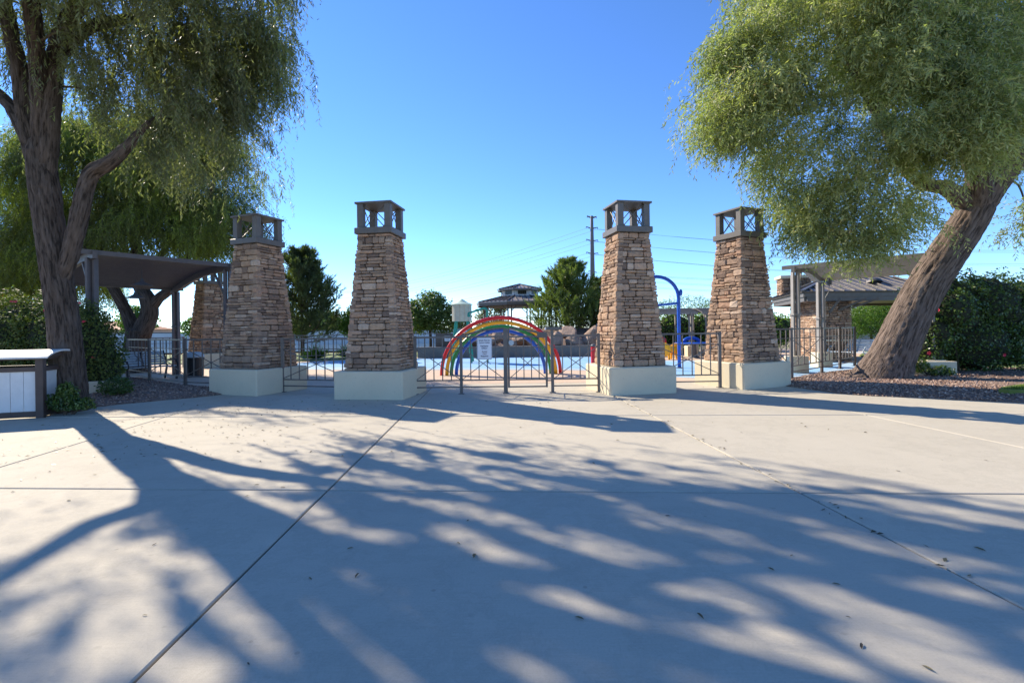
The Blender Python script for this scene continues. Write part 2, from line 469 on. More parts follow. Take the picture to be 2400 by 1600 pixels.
def bed(name, poly, h, mat, pebbles, pr, seed, edge=.012, pdense=1.0, kind='structure'):
    """a mounded planting bed with loose stones on it"""
    poly = smooth_poly(poly, 4); n = len(poly)
    cen = sum(poly, Vector()) / n
    rings = [1.0, .985, .94, .85, .7, .5, .25]; prof = [0.0, .12, .3, .55, .8, .95, 1.0]
    v = []; f = []; r0 = random.Random(seed)
    for s, q in zip(rings, prof):
        for p in poly:
            w = cen + (p - cen) * s; v.append((w.x, w.y, edge + h * q * (1 + r0.uniform(-.12, .12))))
    for i in range(len(rings) - 1):
        for k in range(n):
            k2 = (k + 1) % n; f.append((i * n + k, i * n + k2, (i + 1) * n + k2, (i + 1) * n + k))
    f.append(tuple(range((len(rings) - 1) * n, len(rings) * n)))
    v += [(p.x, p.y, -.05) for p in poly]; b = len(rings) * n
    f += [(b + k, b + (k + 1) % n, (k + 1) % n, k) for k in range(n)]
    mesh_obj(name, pydata(name, v, f, True), mat, None, kind)
    rs = np.random.RandomState(seed); vv = []; cnt = 0
    base = np.array([(1, 0, 0), (-1, 0, 0), (0, 1, 0), (0, -1, 0), (0, 0, 1), (0, 0, -1)], float)
    tris = np.array([(0, 2, 4), (2, 1, 4), (1, 3, 4), (3, 0, 4), (2, 0, 5), (1, 2, 5), (3, 1, 5), (0, 3, 5)])
    V = []; F = []
    for _ in range(pebbles):
        k = rs.randint(n); t = rs.rand(); s = math.sqrt(rs.rand()) * 1.01
        e = poly[k] * (1 - t) + poly[(k + 1) % n] * t
        w = cen + (e - cen) * s
        z = edge + h * np.interp(-s, [-x for x in rings], prof)
        r = pr * rs.uniform(.5, 1.5); A = rs.uniform(0, 6.28)
        sc = np.array([r * rs.uniform(.7, 1.4), r * rs.uniform(.6, 1.0), r * rs.uniform(.4, .8)])
        q = base * sc + rs.uniform(-.15, .15, (6, 3)) * r
        x = q[:, 0] * math.cos(A) - q[:, 1] * math.sin(A); y = q[:, 0] * math.sin(A) + q[:, 1] * math.cos(A)
        V.append(np.stack([x + w.x, y + w.y, q[:, 2] + z + r * .25], 1)); F.append(tris + 6 * len(F))
    if pebbles:
        me = pydata('gravel', np.concatenate(V), np.concatenate(F)); mesh_obj('gravel', me, M['pebble'], None, 'stuff')
bed('planting_bed', [(-17, 7.2), (-12, 8.6), (-9.75, 10.1), (-8.98, 11.2), (-7.75, 12.45), (-7.7, 13.6), (-9.72, 14.75), (-11.94, 16.3), (-14.5, 18), (-19, 17), (-20, 10)], .13, M['soil'], 9000, .022, 11)
bed('planting_bed', [(7.25, 13.5), (7.45, 12.2), (7.85, 11.1), (9.1, 10.35), (10.6, 9.35), (14, 7.0), (19, 7), (22, 12), (17, 17), (12.8, 17.3), (11.45, 16.75), (10.08, 15.95), (8.2, 14.4)], .17, M['soil'], 16000, .024, 12)
for nm, poly, z in (('lawn', [(10.35, 10.3), (11.4, 9.9), (14, 8.6), (19, 8.5), (20, 11.5), (15, 12.0), (12.2, 11.3)], .2),
                    ('lawn', [(16.5, 14.5), (30, 12), (60, 20), (60, 60), (22, 30), (17, 19)], .05),
                    ('lawn', [(-60, 27), (-20, 25.5), (-13.5, 25.6), (-9, 28.4), (-4.2, 30.6), (-4.2, 36), (-14, 36), (-60, 38)], .02)):
    sheet(nm, smooth_poly(poly, 3), z, M['lawn'], 'structure', .25)
rs = np.random.RandomState(5)
def grass_patch(poly, z, n, h, seed):
    r = np.random.RandomState(seed); p = np.array(poly); c = p.mean(0)
    k = r.randint(len(p), size=n); t = r.rand(n, 1); s = np.sqrt(r.rand(n, 1))
    e = p[k] * (1 - t) + p[(k + 1) % len(p)] * t; w = c + (e - c) * s
    a = r.uniform(0, 6.28, n); hh = h * r.uniform(.5, 1.3, n); wd = .006 + .004 * r.rand(n)
    b = np.stack([w[:, 0], w[:, 1], np.full(n, z)], 1); sd = np.stack([np.cos(a), np.sin(a), 0 * a], 1) * wd[:, None]
    tip = b + np.stack([r.uniform(-.4, .4, n) * hh, r.uniform(-.4, .4, n) * hh, hh], 1)
    return mesh_obj('grass', quads_mesh('grass', np.stack([b - sd, b + sd, tip], 1), r.rand(n)), M['grass'], None, 'stuff')
grass_patch([(10.45, 10.3), (11.4, 10), (14, 8.7), (19, 8.6), (19.5, 11.4), (15, 11.8), (12.2, 11.2)], .2, 26000, .05, 4)

# ------------------------------------------------------------------ stone pillars
def stone_variants():
    out = []
    r = random.Random(21)
    for k in range(10):
        v = []
        # layers: back, shoulder, front; x along the face, z up, -y outward
        for y, ins in ((.5, 0.0), (-.22, 0.0), (-.5, .075)):
            for (x, z) in ((-.5, -.34), (-.5, .34), (-.42, .5), (.42, .5), (.5, .34), (.5, -.34), (.42, -.5), (-.42, -.5)):
                j = .03 if y < .4 else 0
                v.append((x * (1 - ins) + r.uniform(-j, j), y + (r.uniform(-.09, .09) if y < -.3 else 0), z * (1 - ins * 2.2) + r.uniform(-j, j) * 2))
        v.append((r.uniform(-.2, .2), -.5 + r.uniform(-.14, .02), r.uniform(-.15, .15)))
        f = []
        for i in (0, 1):
            for q in range(8):
                q2 = (q + 1) % 8; f.append((i * 8 + q, i * 8 + q2, (i + 1) * 8 + q2, (i + 1) * 8 + q))
        for q in range(8): f.append((16 + q, 16 + (q + 1) % 8, 24))
        me = pydata('stone', v, f); me.materials.append(M['stone']); out.append(me)
    return out
STONES = stone_variants()

def course_stones(L0, z0, z1, r, smin=.14, smax=.46, course=(.13, .19), width=None):
    """yield (x, z, length, height) of ledge stones over a wall face; width(z) gives its half width"""
    z = z0
    while z < z1 - .02:
        h = min(r.uniform(*course), z1 - z)
        if z1 - (z + h) < .06: h = z1 - z
        w = width(z + h / 2)
        if r.random() < .16: rows = [(z, h)]
        elif h > .1:
            k = r.uniform(.36, .64); rows = [(z, h * k), (z + h * k, h * (1 - k))]
        else: rows = [(z, h)]
        x = -w; mixed = r.random() < .55
        if not mixed:
            for (zz, hh) in rows:
                x = -w
                while x < w - .01:
                    L = r.uniform(smin, smax)
                    if w - (x + L) < smin * .8: L = w - x
                    yield (x + L / 2, zz + hh / 2, L, hh); x += L
        else:
            while x < w - .01:
                L = r.uniform(smin * 1.2, smax)
                if w - (x + L) < smin * .8: L = w - x
                if r.random() < .3 and h < .2: yield (x + L / 2, z + h / 2, L, h)
                else:
                    for (zz, hh) in rows:
                        if L > smin * 2.2 and r.random() < .45:
                            c = r.uniform(.35, .65) * L
                            yield (x + c / 2, zz + hh / 2, c, hh); yield (x + c + (L - c) / 2, zz + hh / 2, L - c, hh)
                        else: yield (x + L / 2, zz + hh / 2, L, hh)
                x += L
        z += h

def place_stones(parent, items, limit=300):
    """items: (local matrix, variant); the ones that show largest from the plaza become parts, the rest one part of kind stuff"""
    mw = parent.matrix_world.copy() if parent.matrix_world else Matrix()
    loc = Matrix.Translation(parent.location) @ Matrix.Rotation(parent.rotation_euler.z, 4, 'Z')
    eye = Vector((0, 0, EYE))
    def key(it):
        m = loc @ it[0]; p = m.translation; n = -(m.to_3x3().col[1].normalized())
        d = eye - p
        return -(max(0.0, n.dot(d.normalized())) * m.to_3x3().col[0].length * m.to_3x3().col[2].length / d.length_squared) if n.dot(d) > 0 else 1.0
    items = sorted(items, key=key)
    for m, k in items[:limit]:
        o = bpy.data.objects.new('stone', STONES[k]); COL.objects.link(o); o.parent = parent; o.matrix_local = m
    rest = items[limit:]
    if rest:
        V = []; F = []
        for m, k in rest:
            me = STONES[k]; b = len(V)
            V += [m @ v.co for v in me.vertices]; F += [tuple(b + i for i in p.vertices) for p in me.polygons]
        mesh_obj('stone_facing', pydata('stone_facing', V, F), M['stonej'], parent, 'stuff')

def batter_pillar(label, loc, rz, seed, limit=300, plinth=.861, zp=.66, zs=3.99, hb=.67, ht=.405, group='stone gateway pillars'):
    t = thing('stone_pillar', label, 'pillar', loc, rz, group)
    MB().box((0, 0, zp / 2 - .02), (2 * plinth, 2 * plinth, zp + .04)).build('plinth', M['stucco'], t, bevel=.026)
    wid = lambda z: hb + (ht - hb) * (z - zp) / (zs - zp)
    m = MB(); a, b = hb - .09, ht - .075
    m.add([(-a, -a, zp - .01), (a, -a, zp - .01), (a, a, zp - .01), (-a, a, zp - .01), (-b, -b, zs), (b, -b, zs), (b, b, zs), (-b, b, zs)],
          [(3, 2, 1, 0), (4, 5, 6, 7), (0, 1, 5, 4), (1, 2, 6, 5), (2, 3, 7, 6), (3, 0, 4, 7)])
    m.build('core', M['mortar'], t)
    r = random.Random(seed); items = []
    for face in range(4):
        rot = Matrix.Rotation(face * math.pi / 2, 4, 'Z')
        for (x, z, L, h) in course_stones(0, zp, zs - .005, r, width=lambda zz, f=face: wid(zz) - .005):
            w = wid(z); out = r.uniform(-.012, .03) - (.012 if r.random() < .12 else 0)
            dep = .13
            y = -(w + out) + dep / 2
            ends = abs(abs(x) + L / 2 - w) < .02
            xx = x; LL = L - .007
            if ends: LL += .02; xx += .012 * (1 if x > 0 else -1)
            mt = rot @ Matrix.Translation((xx, y, z)) @ Euler((r.uniform(-.05, .05), r.uniform(-.025, .025), r.uniform(-.02, .02))).to_matrix().to_4x4() @ Matrix.Diagonal((LL, dep, max(.02, h - .006), 1))
            items.append((mt, r.randrange(len(STONES))))
    place_stones(t, items, limit)
    s = .481
    MB().box((0, 0, zs + .075), (2 * s, 2 * s, .15)).build('cap_slab', M['grey'], t, bevel=.01)
    z0 = zs + .15; z1 = zs + .735; q = s - .13
    for sx in (-1, 1):
        for sy in (-1, 1):
            MB().box((sx * q, sy * q, (z0 + z1) / 2), (.155, .155, z1 - z0 + .004)).build('corner_post', M['grey'], t, bevel=.006)
    for face in range(4):
        rot = Matrix.Rotation(face * math.pi / 2, 3, 'Z')
        for sg in (-1, 1):
            a = rot @ Vector((-sg * (q - .07), -q + .012 * sg, z0 - .01)); b = rot @ Vector((sg * (q - .07), -q + .012 * sg, z1 + .01))
            MB().tube([a, b], .0125, 6).build('cross_rod', M['grey'], t)
    e = s - .012
    m = MB(); zt = z1 + .0
    m.add([(-e, -e, zt), (e, -e, zt), (e, e, zt), (-e, e, zt), (-e, -e, zt + .045), (e, -e, zt + .045), (e, e, zt + .045), (-e, e, zt + .045), (0, 0, zt + .10)],
          [(3, 2, 1, 0), (0, 1, 5, 4), (1, 2, 6, 5), (2, 3, 7, 6), (3, 0, 4, 7), (4, 5, 8), (5, 6, 8), (6, 7, 8), (7, 4, 8)])
    m.build('lantern_roof', M['grey'], t)
    return t
PIL = [(-6.975, 13.353, -.3701), (-3.277, 12.218, -.1523), (3.005, 12.490, .1949), (6.314, 13.346, .3998)]
PLAB = ['tapered stone pillar with lantern top standing next to the shaded slatted pergola and its bin',
        'tapered brown stone pillar with lantern top where the arched entrance fence begins beside the white sign',
        'sunlit tapered stone pillar with lantern top between the blue arch pipe and the arched gate',
        'sunlit tapered stone pillar with lantern top beside the leaning tree and gravel bed']
for k, (x, y, a) in enumerate(PIL):
    batter_pillar(PLAB[k], (x, y, 0), a, 40 + k)
batter_pillar('distant shaded stone pillar with lantern top seen behind the slatted pergola', (-14.75, 23.6, 0), -.55, 50, group='stone gateway pillars')

# ------------------------------------------------------------------ fences
def fence_panel(par, a, b, zt=1.43, npick=5, arch=None, cross=True, skip_top=False, w=.028):
    """rails, pickets and two crossing bars between posts a and b (local xy)"""
    a = Vector((a[0], a[1], 0)); b = Vector((b[0], b[1], 0))
    za, zb = a.z, b.z
    at = lambda t, z: a.lerp(b, t) + Vector((0, 0, z))
    for z, ww in ((zt, .045), (1.155, .022), (.34, .032), (.17, .03)):
        ubar('rail', at(0, z), at(1, z), ww * .9, M['bronze'], par, ww)
    for k in range(npick):
        t = (k + 1) / (npick + 1); ubar('picket', at(t, .345), at(t, zt - .02), w * .85, M['bronze'], par)
    if cross:
        off = (b - a).normalized().cross(Vector((0, 0, 1))) * .014
        ubar('cross_bar', at(0, .36) + off, at(1, 1.15) + off, .018, M['bronze'], par)
        ubar('cross_bar', at(0, 1.15) - off, at(1, .36) - off, .018, M['bronze'], par)
def fence_post(par, p, h=1.47, w=.07, foot=True, h0=0.0):
    ubar('post', (p[0], p[1], h0), (p[0], p[1], h), w, M['bronze'], par)
    if foot and w > .06: ubar('post_foot', (p[0], p[1], h0 + .002), (p[0], p[1], h0 + .014), .15, M['bronze'], par)
def fence(label, pts, skip_posts=(), npick=5, z=0.0, dz=None, group=None, cross=True, name='metal_fence'):
    t = thing(name, label, 'fence', (pts[0][0], pts[0][1], z), 0, group)
    lp = [(p[0] - pts[0][0], p[1] - pts[0][1]) for p in pts]
    for k, p in enumerate(lp):
        if k not in skip_posts: fence_post(t, p)
    for k in range(len(lp) - 1): fence_panel(t, lp[k], lp[k + 1], npick=npick, cross=cross)
    return t
YG = 12.2
ef = thing('entrance_fence', 'dark bronze fence with arched top rail carrying the white notice sign', 'fence', (0, YG, 0))
for x, h in ((-2.45, 1.47), (-1.29, 1.47), (2.18, 1.48)): fence_post(ef, (x, 0), h)
fence_post(ef, (-.17, 0), 1.64, .10)
fence_post(ef, (1.01, 0), 1.60, .075)
fence_panel(ef, (-2.42, 0), (-1.32, 0), npick=4)
fence_panel(ef, (-1.26, 0), (-.21, 0), npick=4)
fence_panel(ef, (1.05, 0), (2.15, 0), npick=4)
def arch_bar(par, x0, x1, z0, z1, w=.05):
    m = MB(); N = 10
    for k in range(N):
        t0, t1 = k / N, (k + 1) / N
        f = lambda t: z0 + (z1 - z0) * math.sin(t * math.pi / 2)
        m.bar((x0 + (x1 - x0) * t0, 0, f(t0)), (x0 + (x1 - x0) * (t1 + .01), 0, f(t1 + .001)), .04, w)
    return m.build('arched_rail', M['bronze'], par)
arch_bar(ef, -1.28, -.20, 1.455, 1.635)
fb = thing('door_closer', 'grey rectangular box fixed on top of the gate post', 'box', (1.06, YG, 1.615))
MB().box((0, 0, 0), (.40, .12, .075)).build('housing', M['grey'], fb, bevel=.006)
MB().box((-.215, -.01, 0), (.03, .13, .06)).build('end_cap', M['signwhite'], fb)
gt = thing('gate', 'single dark bronze gate leaf with arched top beside the thick centre post', 'gate', (-.09, YG, 0))
W = .955
for x in (0.0, W): ubar('stile', (x, 0, .14), (x, 0, 1.62 if x == 0 else 1.47), .05, M['bronze'], gt)
for z, ww in ((1.42, .04), (1.155, .022), (.34, .03), (.16, .035)): ubar('rail', (0, 0, z), (W, 0, z), ww * .9, M['bronze'], gt, ww)
for k in range(4): ubar('picket', (W * (k + 1) / 5, 0, .345), (W * (k + 1) / 5, 0, 1.41), .024, M['bronze'], gt)
ubar('cross_bar', (0, .013, .36), (W, .013, 1.15), .018, M['bronze'], gt); ubar('cross_bar', (0, -.013, 1.15), (W, -.013, .36), .018, M['bronze'], gt)
arch_bar(gt, W, .02, 1.46, 1.635)
MB().box((W - .11, -.03, 1.46), (.24, .07, .14)).build('lock_box', M['grey'], gt, bevel=.005)
m = MB(); m.lathe([(.0, -.02), (.065, -.02), (.07, 0), (.065, .02), (0, .02)], 20)
lk = m.build('round_reader', M['slate'], gt); lk.location = (.07, -.05, 1.27); lk.rotation_euler = (math.pi / 2, 0, 0)
MB().bar((W - .03, -.03, .31), (W + .12, -.03, .31), .03).build('latch', M['grey'], gt)

# notice sign
sg = thing('notice_sign', 'white rectangular notice sign with rounded corners and printed lines on the entrance fence', 'sign', (-.695, YG - .045, 1.135))
def rounded(w, h, r, n=5):
    out = []
    for cx, cz, a0 in ((w / 2 - r, h / 2 - r, 0), (-w / 2 + r, h / 2 - r, 90), (-w / 2 + r, -h / 2 + r, 180), (w / 2 - r, -h / 2 + r, 270)):
        for k in range(n + 1):
            a = R(a0 + 90 * k / n); out.append((cx + r * math.cos(a), cz + r * math.sin(a)))
    return out
def upright(bm, y):   # prism built in xy -> stand it up in xz
    bm.v = [(x, y - z, yy) for x, yy, z in bm.v]; return bm
upright(MB().prism(rounded(.375, .555, .035), 0, .006), 0).build('plate', M['signwhite'], sg)
ro, ri = rounded(.352, .532, .026), rounded(.340, .520, .022); n = len(ro)
m = MB(); m.add([(x, -.0075, z) for x, z in ro] + [(x, -.0075, z) for x, z in ri], [(k, (k + 1) % n, n + (k + 1) % n, n + k) for k in range(n)])
m.build('border_line', M['ink'], sg)
def text_obj(body, size, loc, mat, par, bold=.0):
    cu = bpy.data.curves.new('lettering', 'FONT'); cu.body = body; cu.size = size; cu.align_x = 'CENTER'; cu.align_y = 'CENTER'
    cu.extrude = .0006; cu.offset = bold
    o = bpy.data.objects.new('lettering', cu); COL.objects.link(o)
    dg = bpy.context.evaluated_depsgraph_get(); me = bpy.data.meshes.new_from_object(o.evaluated_get(dg))
    bpy.data.objects.remove(o)
    q = mesh_obj('lettering', me, mat, par); q.location = loc; q.rotation_euler = (math.pi / 2, 0, 0); return q
for body, z, sz, mt in (('Splash Pad for', .205, .051, 'ink'), ('Layton Lakes', .150, .051, 'ink'), ('Residents', .062, .051, 'ink'), ('ONLY', .007, .055, 'ink'),
                        ('Access', -.078, .048, 'ink2'), ('Card', -.132, .048, 'ink2'), ('Required', -.192, .050, 'ink')):
    text_obj(body, sz, (0, -.0085, z), M[mt], sg, .0011)
def pad(name, x, z, s):
    pass

fence('dark metal fence panel in the gap between the two shaded pillars', [(-6.2, 13.05), (-4.16, 12.5)], skip_posts=(1,), npick=7)
fence('dark metal fence panel in the gap between the two sunlit pillars', [(5.47, 12.75), (3.75, 12.7)], skip_posts=(1,), npick=6)
fence('shaded metal fence with crossed bars running along the gravel bed past the bench and bin', [(-7.7, 13.6), (-9.72, 14.37), (-11.94, 15.91), (-13.9, 17.5)], skip_posts=(0,), npick=5)
fence('sunlit metal fence on gravel between the end pillar and the leaning tree', [(7.15, 13.7), (8.2, 14.2), (10.08, 15.75), (11.45, 16.9), (12.75, 18.0)], skip_posts=(0,), npick=4, z=.08)
fence('far metal fence curving behind the shallow pool towards the dark equipment wall', [(-13.9, 24.2), (-11.5, 25.5), (-8.9, 27.0), (-6.4, 28.2), (-4.3, 29.0)], npick=6, cross=False)
fence('far metal fence beside the distant shaded pillar', [(-24, 22.5), (-21, 22.8), (-18, 23.1), (-15.9, 23.4)], npick=6, cross=False)
fence('pale far metal fence seen below the pavilion eaves', [(11.2, 26.5), (13.0, 27.0), (14.6, 27.5)], npick=5)

# ------------------------------------------------------------------ trees
def weeping_strands(starts, dirs, rs, K=26, step=.04, grav=.16, leafL=(.08, .12), leafW=.016, spread=.75, tint0=None):
    """hanging twigs with long narrow leaves. starts, dirs: (n,3)"""
    n = len(starts); p = starts.copy(); d = dirs / np.linalg.norm(dirs, axis=1, keepdims=True)
    Vs = []; Ts = []; nK = rs.randint(int(K * .5), K + 1, n)
    tint0 = rs.rand(n) if tint0 is None else tint0
    for k in range(K):
        act = nK > k
        d = d + np.array([0, 0, -grav]) + rs.normal(0, .05, (n, 3)); d /= np.linalg.norm(d, axis=1, keepdims=True)
        p = p + d * step
        q = p[act]; dd = d[act]; m = len(q)
        if m == 0: break
        side = rs.normal(0, 1, (m, 3)); side -= dd * (side * dd).sum(1, keepdims=True); side /= np.linalg.norm(side, axis=1, keepdims=True)
        ld = dd * rs.uniform(.35, 1.0, (m, 1)) + side * spread + np.array([0, 0, -.35]); ld /= np.linalg.norm(ld, axis=1, keepdims=True)
        L = rs.uniform(*leafL, (m, 1)); nn = rs.normal(0, 1, (m, 3)); w = np.cross(ld, nn); w /= np.linalg.norm(w, axis=1, keepdims=True)
        bend = np.cross(ld, w) * L * rs.uniform(-.15, .15, (m, 1))
        W = leafW * rs.uniform(.75, 1.25, (m, 1))
        mid = q + ld * L * .45 + bend
        Vs.append(np.stack([q, mid + w * W * .5, q + ld * L, mid - w * W * .5], 1))
        Ts.append(np.clip(tint0[act] * .75 + rs.uniform(0, .3, m), 0, 1))
    return np.concatenate(Vs), np.concatenate(Ts)

# openings in the two crowns above the plaza, given as the patches of sunlight they let through: (end, end, half width in metres)
GAPS = []
for x0, y0, x1, y1, w in ((760, 1372, 1031, 1610, .2), (434, 1308, 536, 1375, .11), (541, 1390, 704, 1512, .12), (398, 1527, 485, 1590, .1), (1357, 1258, 1760, 1415, .11), (1710, 1318, 2200, 1495, .16),
        (1796, 1485, 2000, 1577, .1), (2120, 1541, 2350, 1605, .12), (1041, 1240, 1245, 1327, .11), (336, 1280, 270, 1500, .17), (235, 1194, 110, 1350, .26), (20, 1075, 205, 1025, .4), (520, 1050, 665, 1130, .3),
        (1328, 1058, 1588, 1080, .10), (1598, 1084, 1955, 1135, .13), (1373, 1060, 1532, 1094, .1), (1200, 1056, 1404, 1099, .12), (1465, 1094, 1710, 1120, .1), (1526, 1112, 1705, 1138, .08), (1996, 1084, 2399, 1158, .16),
        (2037, 1166, 2185, 1196, .1), (2271, 1206, 2399, 1232, .1), (1394, 1104, 1552, 1130, .08), (1200, 1125, 1277, 1140, .08), (888, 946, 1199, 977, .2), (826, 997, 1148, 1048, .2), (525, 956, 816, 977, .25),
        (780, 1114, 1102, 1201, .13), (867, 1053, 1005, 1089, .12), (714, 1186, 790, 1247, .12), (842, 1247, 934, 1262, .08), (612, 1257, 689, 1308, .12), (60, 1240, 10, 1290, .2), (0, 1180, 90, 1150, .25), (560, 1160, 680, 1200, .14),
        (150, 1400, 60, 1470, .12), (330, 1420, 260, 1560, .13), (2000, 1330, 2300, 1400, .07), (1480, 1300, 1600, 1380, .08), (1180, 1010, 1290, 1030, .15), (1900, 1230, 2000, 1260, .06), (960, 1330, 1010, 1370, .07)):
    GAPS.append((G(x0, y0), G(x1, y1), w))
gr = random.Random(12)
for k in range(380):
    x, y = gr.uniform(-6, 6.5), 2.2 + 7.5 * gr.random() ** .7
    L = gr.uniform(.2, 1.1); w = gr.uniform(.03, .085)
    GAPS.append((Vector((x, y, 0)), Vector((x + .777 * L, y - .629 * L, 0)), w))
def lit_through(V, rs, keep=.1):
    c = V.mean(1); t = c[:, 2] / tosun.z
    gx = c[:, 0] - tosun.x * t; gy = c[:, 1] - tosun.y * t; drop = np.zeros(len(V), bool)
    for a, b, w in GAPS:
        d = np.array([b.x - a.x, b.y - a.y]); L2 = max(1e-6, (d ** 2).sum())
        u = np.clip(((gx - a.x) * d[0] + (gy - a.y) * d[1]) / L2, 0, 1)
        q = np.hypot(gx - a.x - u * d[0], gy - a.y - u * d[1])
        drop |= q < (w * .95 + .03) * (.75 + .5 * rs.rand(len(V)))
    return ~(drop & (rs.rand(len(V)) > keep))
def crown_clumps(rs, blobs, n, shell=.55):
    """clump centres spread through blobs (centre, radii), denser to the outside"""
    out = []; wts = np.array([b[1][0] * b[1][1] * b[1][2] for b in blobs]); wts = wts / wts.sum()
    for i in rs.choice(len(blobs), n, p=wts):
        c, r = blobs[i]; v = rs.normal(0, 1, 3); v /= np.linalg.norm(v)
        out.append(np.array(c) + v * np.array(r) * (shell + (1 - shell) * rs.rand()) ** 1.0)
    return np.array(out)

def willow(label, limbs, blobs, nclump, strands, seed, mats, K=26, clump_r=.55, leafW=.018, leafL=(.09, .13), step=.042, grav=.15, spread=.75, cat='tree', group=None, name='weeping_tree', reject=None, bark_noise=.03, extra=None, sunlit=False, rough_bark=False):
    """limbs: list of (points, radii); the first one is the trunk"""
    bmat, lmat = mats
    root = Vector(limbs[0][0][0])
    t = thing(name, label, cat, root, 0, group)
    off = -root
    nodes = []
    for k, (pts, rad) in enumerate(limbs):
        pp, rr = catmull(pts, rad, 7 if k else 12)
        sides = 20 if k == 0 else 12
        bark_obj('trunk' if k == 0 else 'limb', [p + off for p in pp], rr, (84 if k == 0 else 48) if rough_bark and rr[0] > .08 else sides, bark_noise, seed + k, bmat, t, (3 if k == 0 else 2) if rough_bark and rr[0] > .08 else 0)
        if k or len(limbs) == 1: nodes += [np.array(p) for p in pp[len(pp) // 4:]]
        else: nodes += [np.array(pp[-1])]
    nodes = np.array(nodes)
    rs = np.random.RandomState(seed)
    cl = crown_clumps(rs, blobs, nclump)
    if extra is not None: cl = np.concatenate([cl, np.array(extra)])
    if reject is not None: cl = np.array([c for c in cl if not reject(c)])
    br = MB(); ctint = rs.rand(len(cl))
    pool = [np.array(p) for p in nodes]; poolr = [.05] * len(pool)
    dist0 = np.array([np.min(np.linalg.norm(nodes - c, axis=1)) for c in cl])
    for ci in np.argsort(dist0):
        c = cl[ci]; PA = np.array(pool)
        d = np.linalg.norm(PA - c, axis=1) + np.maximum(0, PA[:, 2] - c[2]) * .6
        k = int(np.argmin(d)); a = Vector(pool[k]); b = Vector(c); L = (b - a).length
        if L < .12: continue
        mid = a.lerp(b, .5) + Vector((rs.uniform(-.15, .15) * L, rs.uniform(-.15, .15) * L, .16 * L))
        r0 = min(poolr[k] * .7, .012 + .014 * L) + .003
        pp, rr = catmull([a + off, mid + off, b + off], [r0, r0 * .75, r0 * .5], 4)
        br.tube(pp, rr, 5, False)
        for q in range(2, len(pp)): pool.append(np.array(pp[q] - off)); poolr.append(rr[q])
    br.build('twig', M['twig'], t, 'stuff')
    cnt = (strands * np.clip(rs.lognormal(-.12, .55, len(cl)), .25, 2.6)).astype(int)
    rep = np.repeat(np.arange(len(cl)), cnt)
    crr = clump_r * np.sqrt(cnt / strands)
    st = cl[rep] + rs.normal(0, .5, (len(rep), 3)) * crr[rep][:, None] * np.array([1, 1, .7])
    cen = np.mean([b[0] for b in blobs], axis=0)
    dr = rs.normal(0, 1, (len(rep), 3)); o = cl[rep] - cen; o /= np.linalg.norm(o, axis=1, keepdims=True)
    dr = dr * .8 + o * .55; dr[:, 2] = np.abs(dr[:, 2]) * .3 + .1
    V, T = weeping_strands(st, dr, rs, K, step, grav, leafL, leafW, spread, tint0=np.clip(ctint[rep] * .6 + rs.rand(len(rep)) * .4, 0, 1))
    if sunlit:
        kp = lit_through(V, rs); V = V[kp]; T = T[kp]
    V = V + np.array(off)
    mesh_obj('crown', quads_mesh('crown', V, T), lmat, t)
    return t

# the big dark tree over the plaza
D1 = 10.3
def rpt(px, py, y): return tuple(P(px, py, y))
def pl_(pts, y): return [tuple(P(px, py, y + dy)) for px, py, dy in pts]
base1 = P(163, 905, D1)
limbs1 = [([(base1.x, D1, -.05)] + pl_([(158, 850, 0), (150, 760, 0), (127, 600, 0), (106, 450, 0), (92, 360, 0), (88, 310, 0)], D1), [.33, .265, .25, .24, .235, .20, .09]),
          (pl_([(104, 440, 0), (76, 345, .02), (40, 275, .12), (12, 235, .3), (-60, 170, .6), (-170, 40, 1.0)], D1), [.10, .13, .11, .10, .09, .06]),
          (pl_([(102, 450, 0), (82, 365, 0), (63, 290, 0), (48, 180, .1), (28, 90, .2), (0, -40, .4), (-50, -220, .7)], D1), [.11, .15, .135, .125, .12, .10, .06]),
          (pl_([(106, 450, 0), (98, 350, 0), (96, 270, -.05), (88, 140, -.2), (72, 0, -.5), (60, -160, -.9), (80, -330, -1.4)], D1), [.11, .15, .14, .13, .115, .10, .05]),
          (pl_([(108, 450, 0), (112, 360, 0), (120, 260, 0), (133, 130, .1), (160, 50, .1), (215, -20, .1), (300, -110, -.2), (390, -190, -.6)], D1), [.11, .155, .145, .14, .135, .12, .09, .05]),
          (pl_([(138, 690, 0), (164, 600, -.05), (188, 500, -.1), (212, 412, -.1), (262, 378, -.2), (305, 335, -.2), (350, 285, -.2)], D1), [.09, .13, .14, .125, .11, .08, .04]),
          (pl_([(133, 130, .1), (220, 60, .6), (330, 40, 1.2), (430, 0, 1.8), (540, -60, 2.4)], D1), [.12, .1, .085, .07, .04])]
blobs1 = [((-7.5, 10.0, 9.6), (3.2, 3.0, 2.4)), ((-6.3, 9.2, 8.6), (1.9, 2.3, 1.5)), ((-9.6, 9.0, 10.8), (3.6, 3.2, 2.0)), ((-6.4, 11.6, 9.4), (1.9, 2.0, 1.5)),
          ((-8.4, 7.2, 9.6), (2.8, 2.2, 1.6)), ((-12.8, 11.4, 10.6), (2.4, 2.0, 1.3)), ((-7.4, 10.6, 7.5), (1.9, 1.5, .9)), ((-8.6, 11.2, 8.3), (1.8, 1.6, 1.2)), ((-10.5, 12.2, 9.5), (2.2, 1.6, 1.5))]
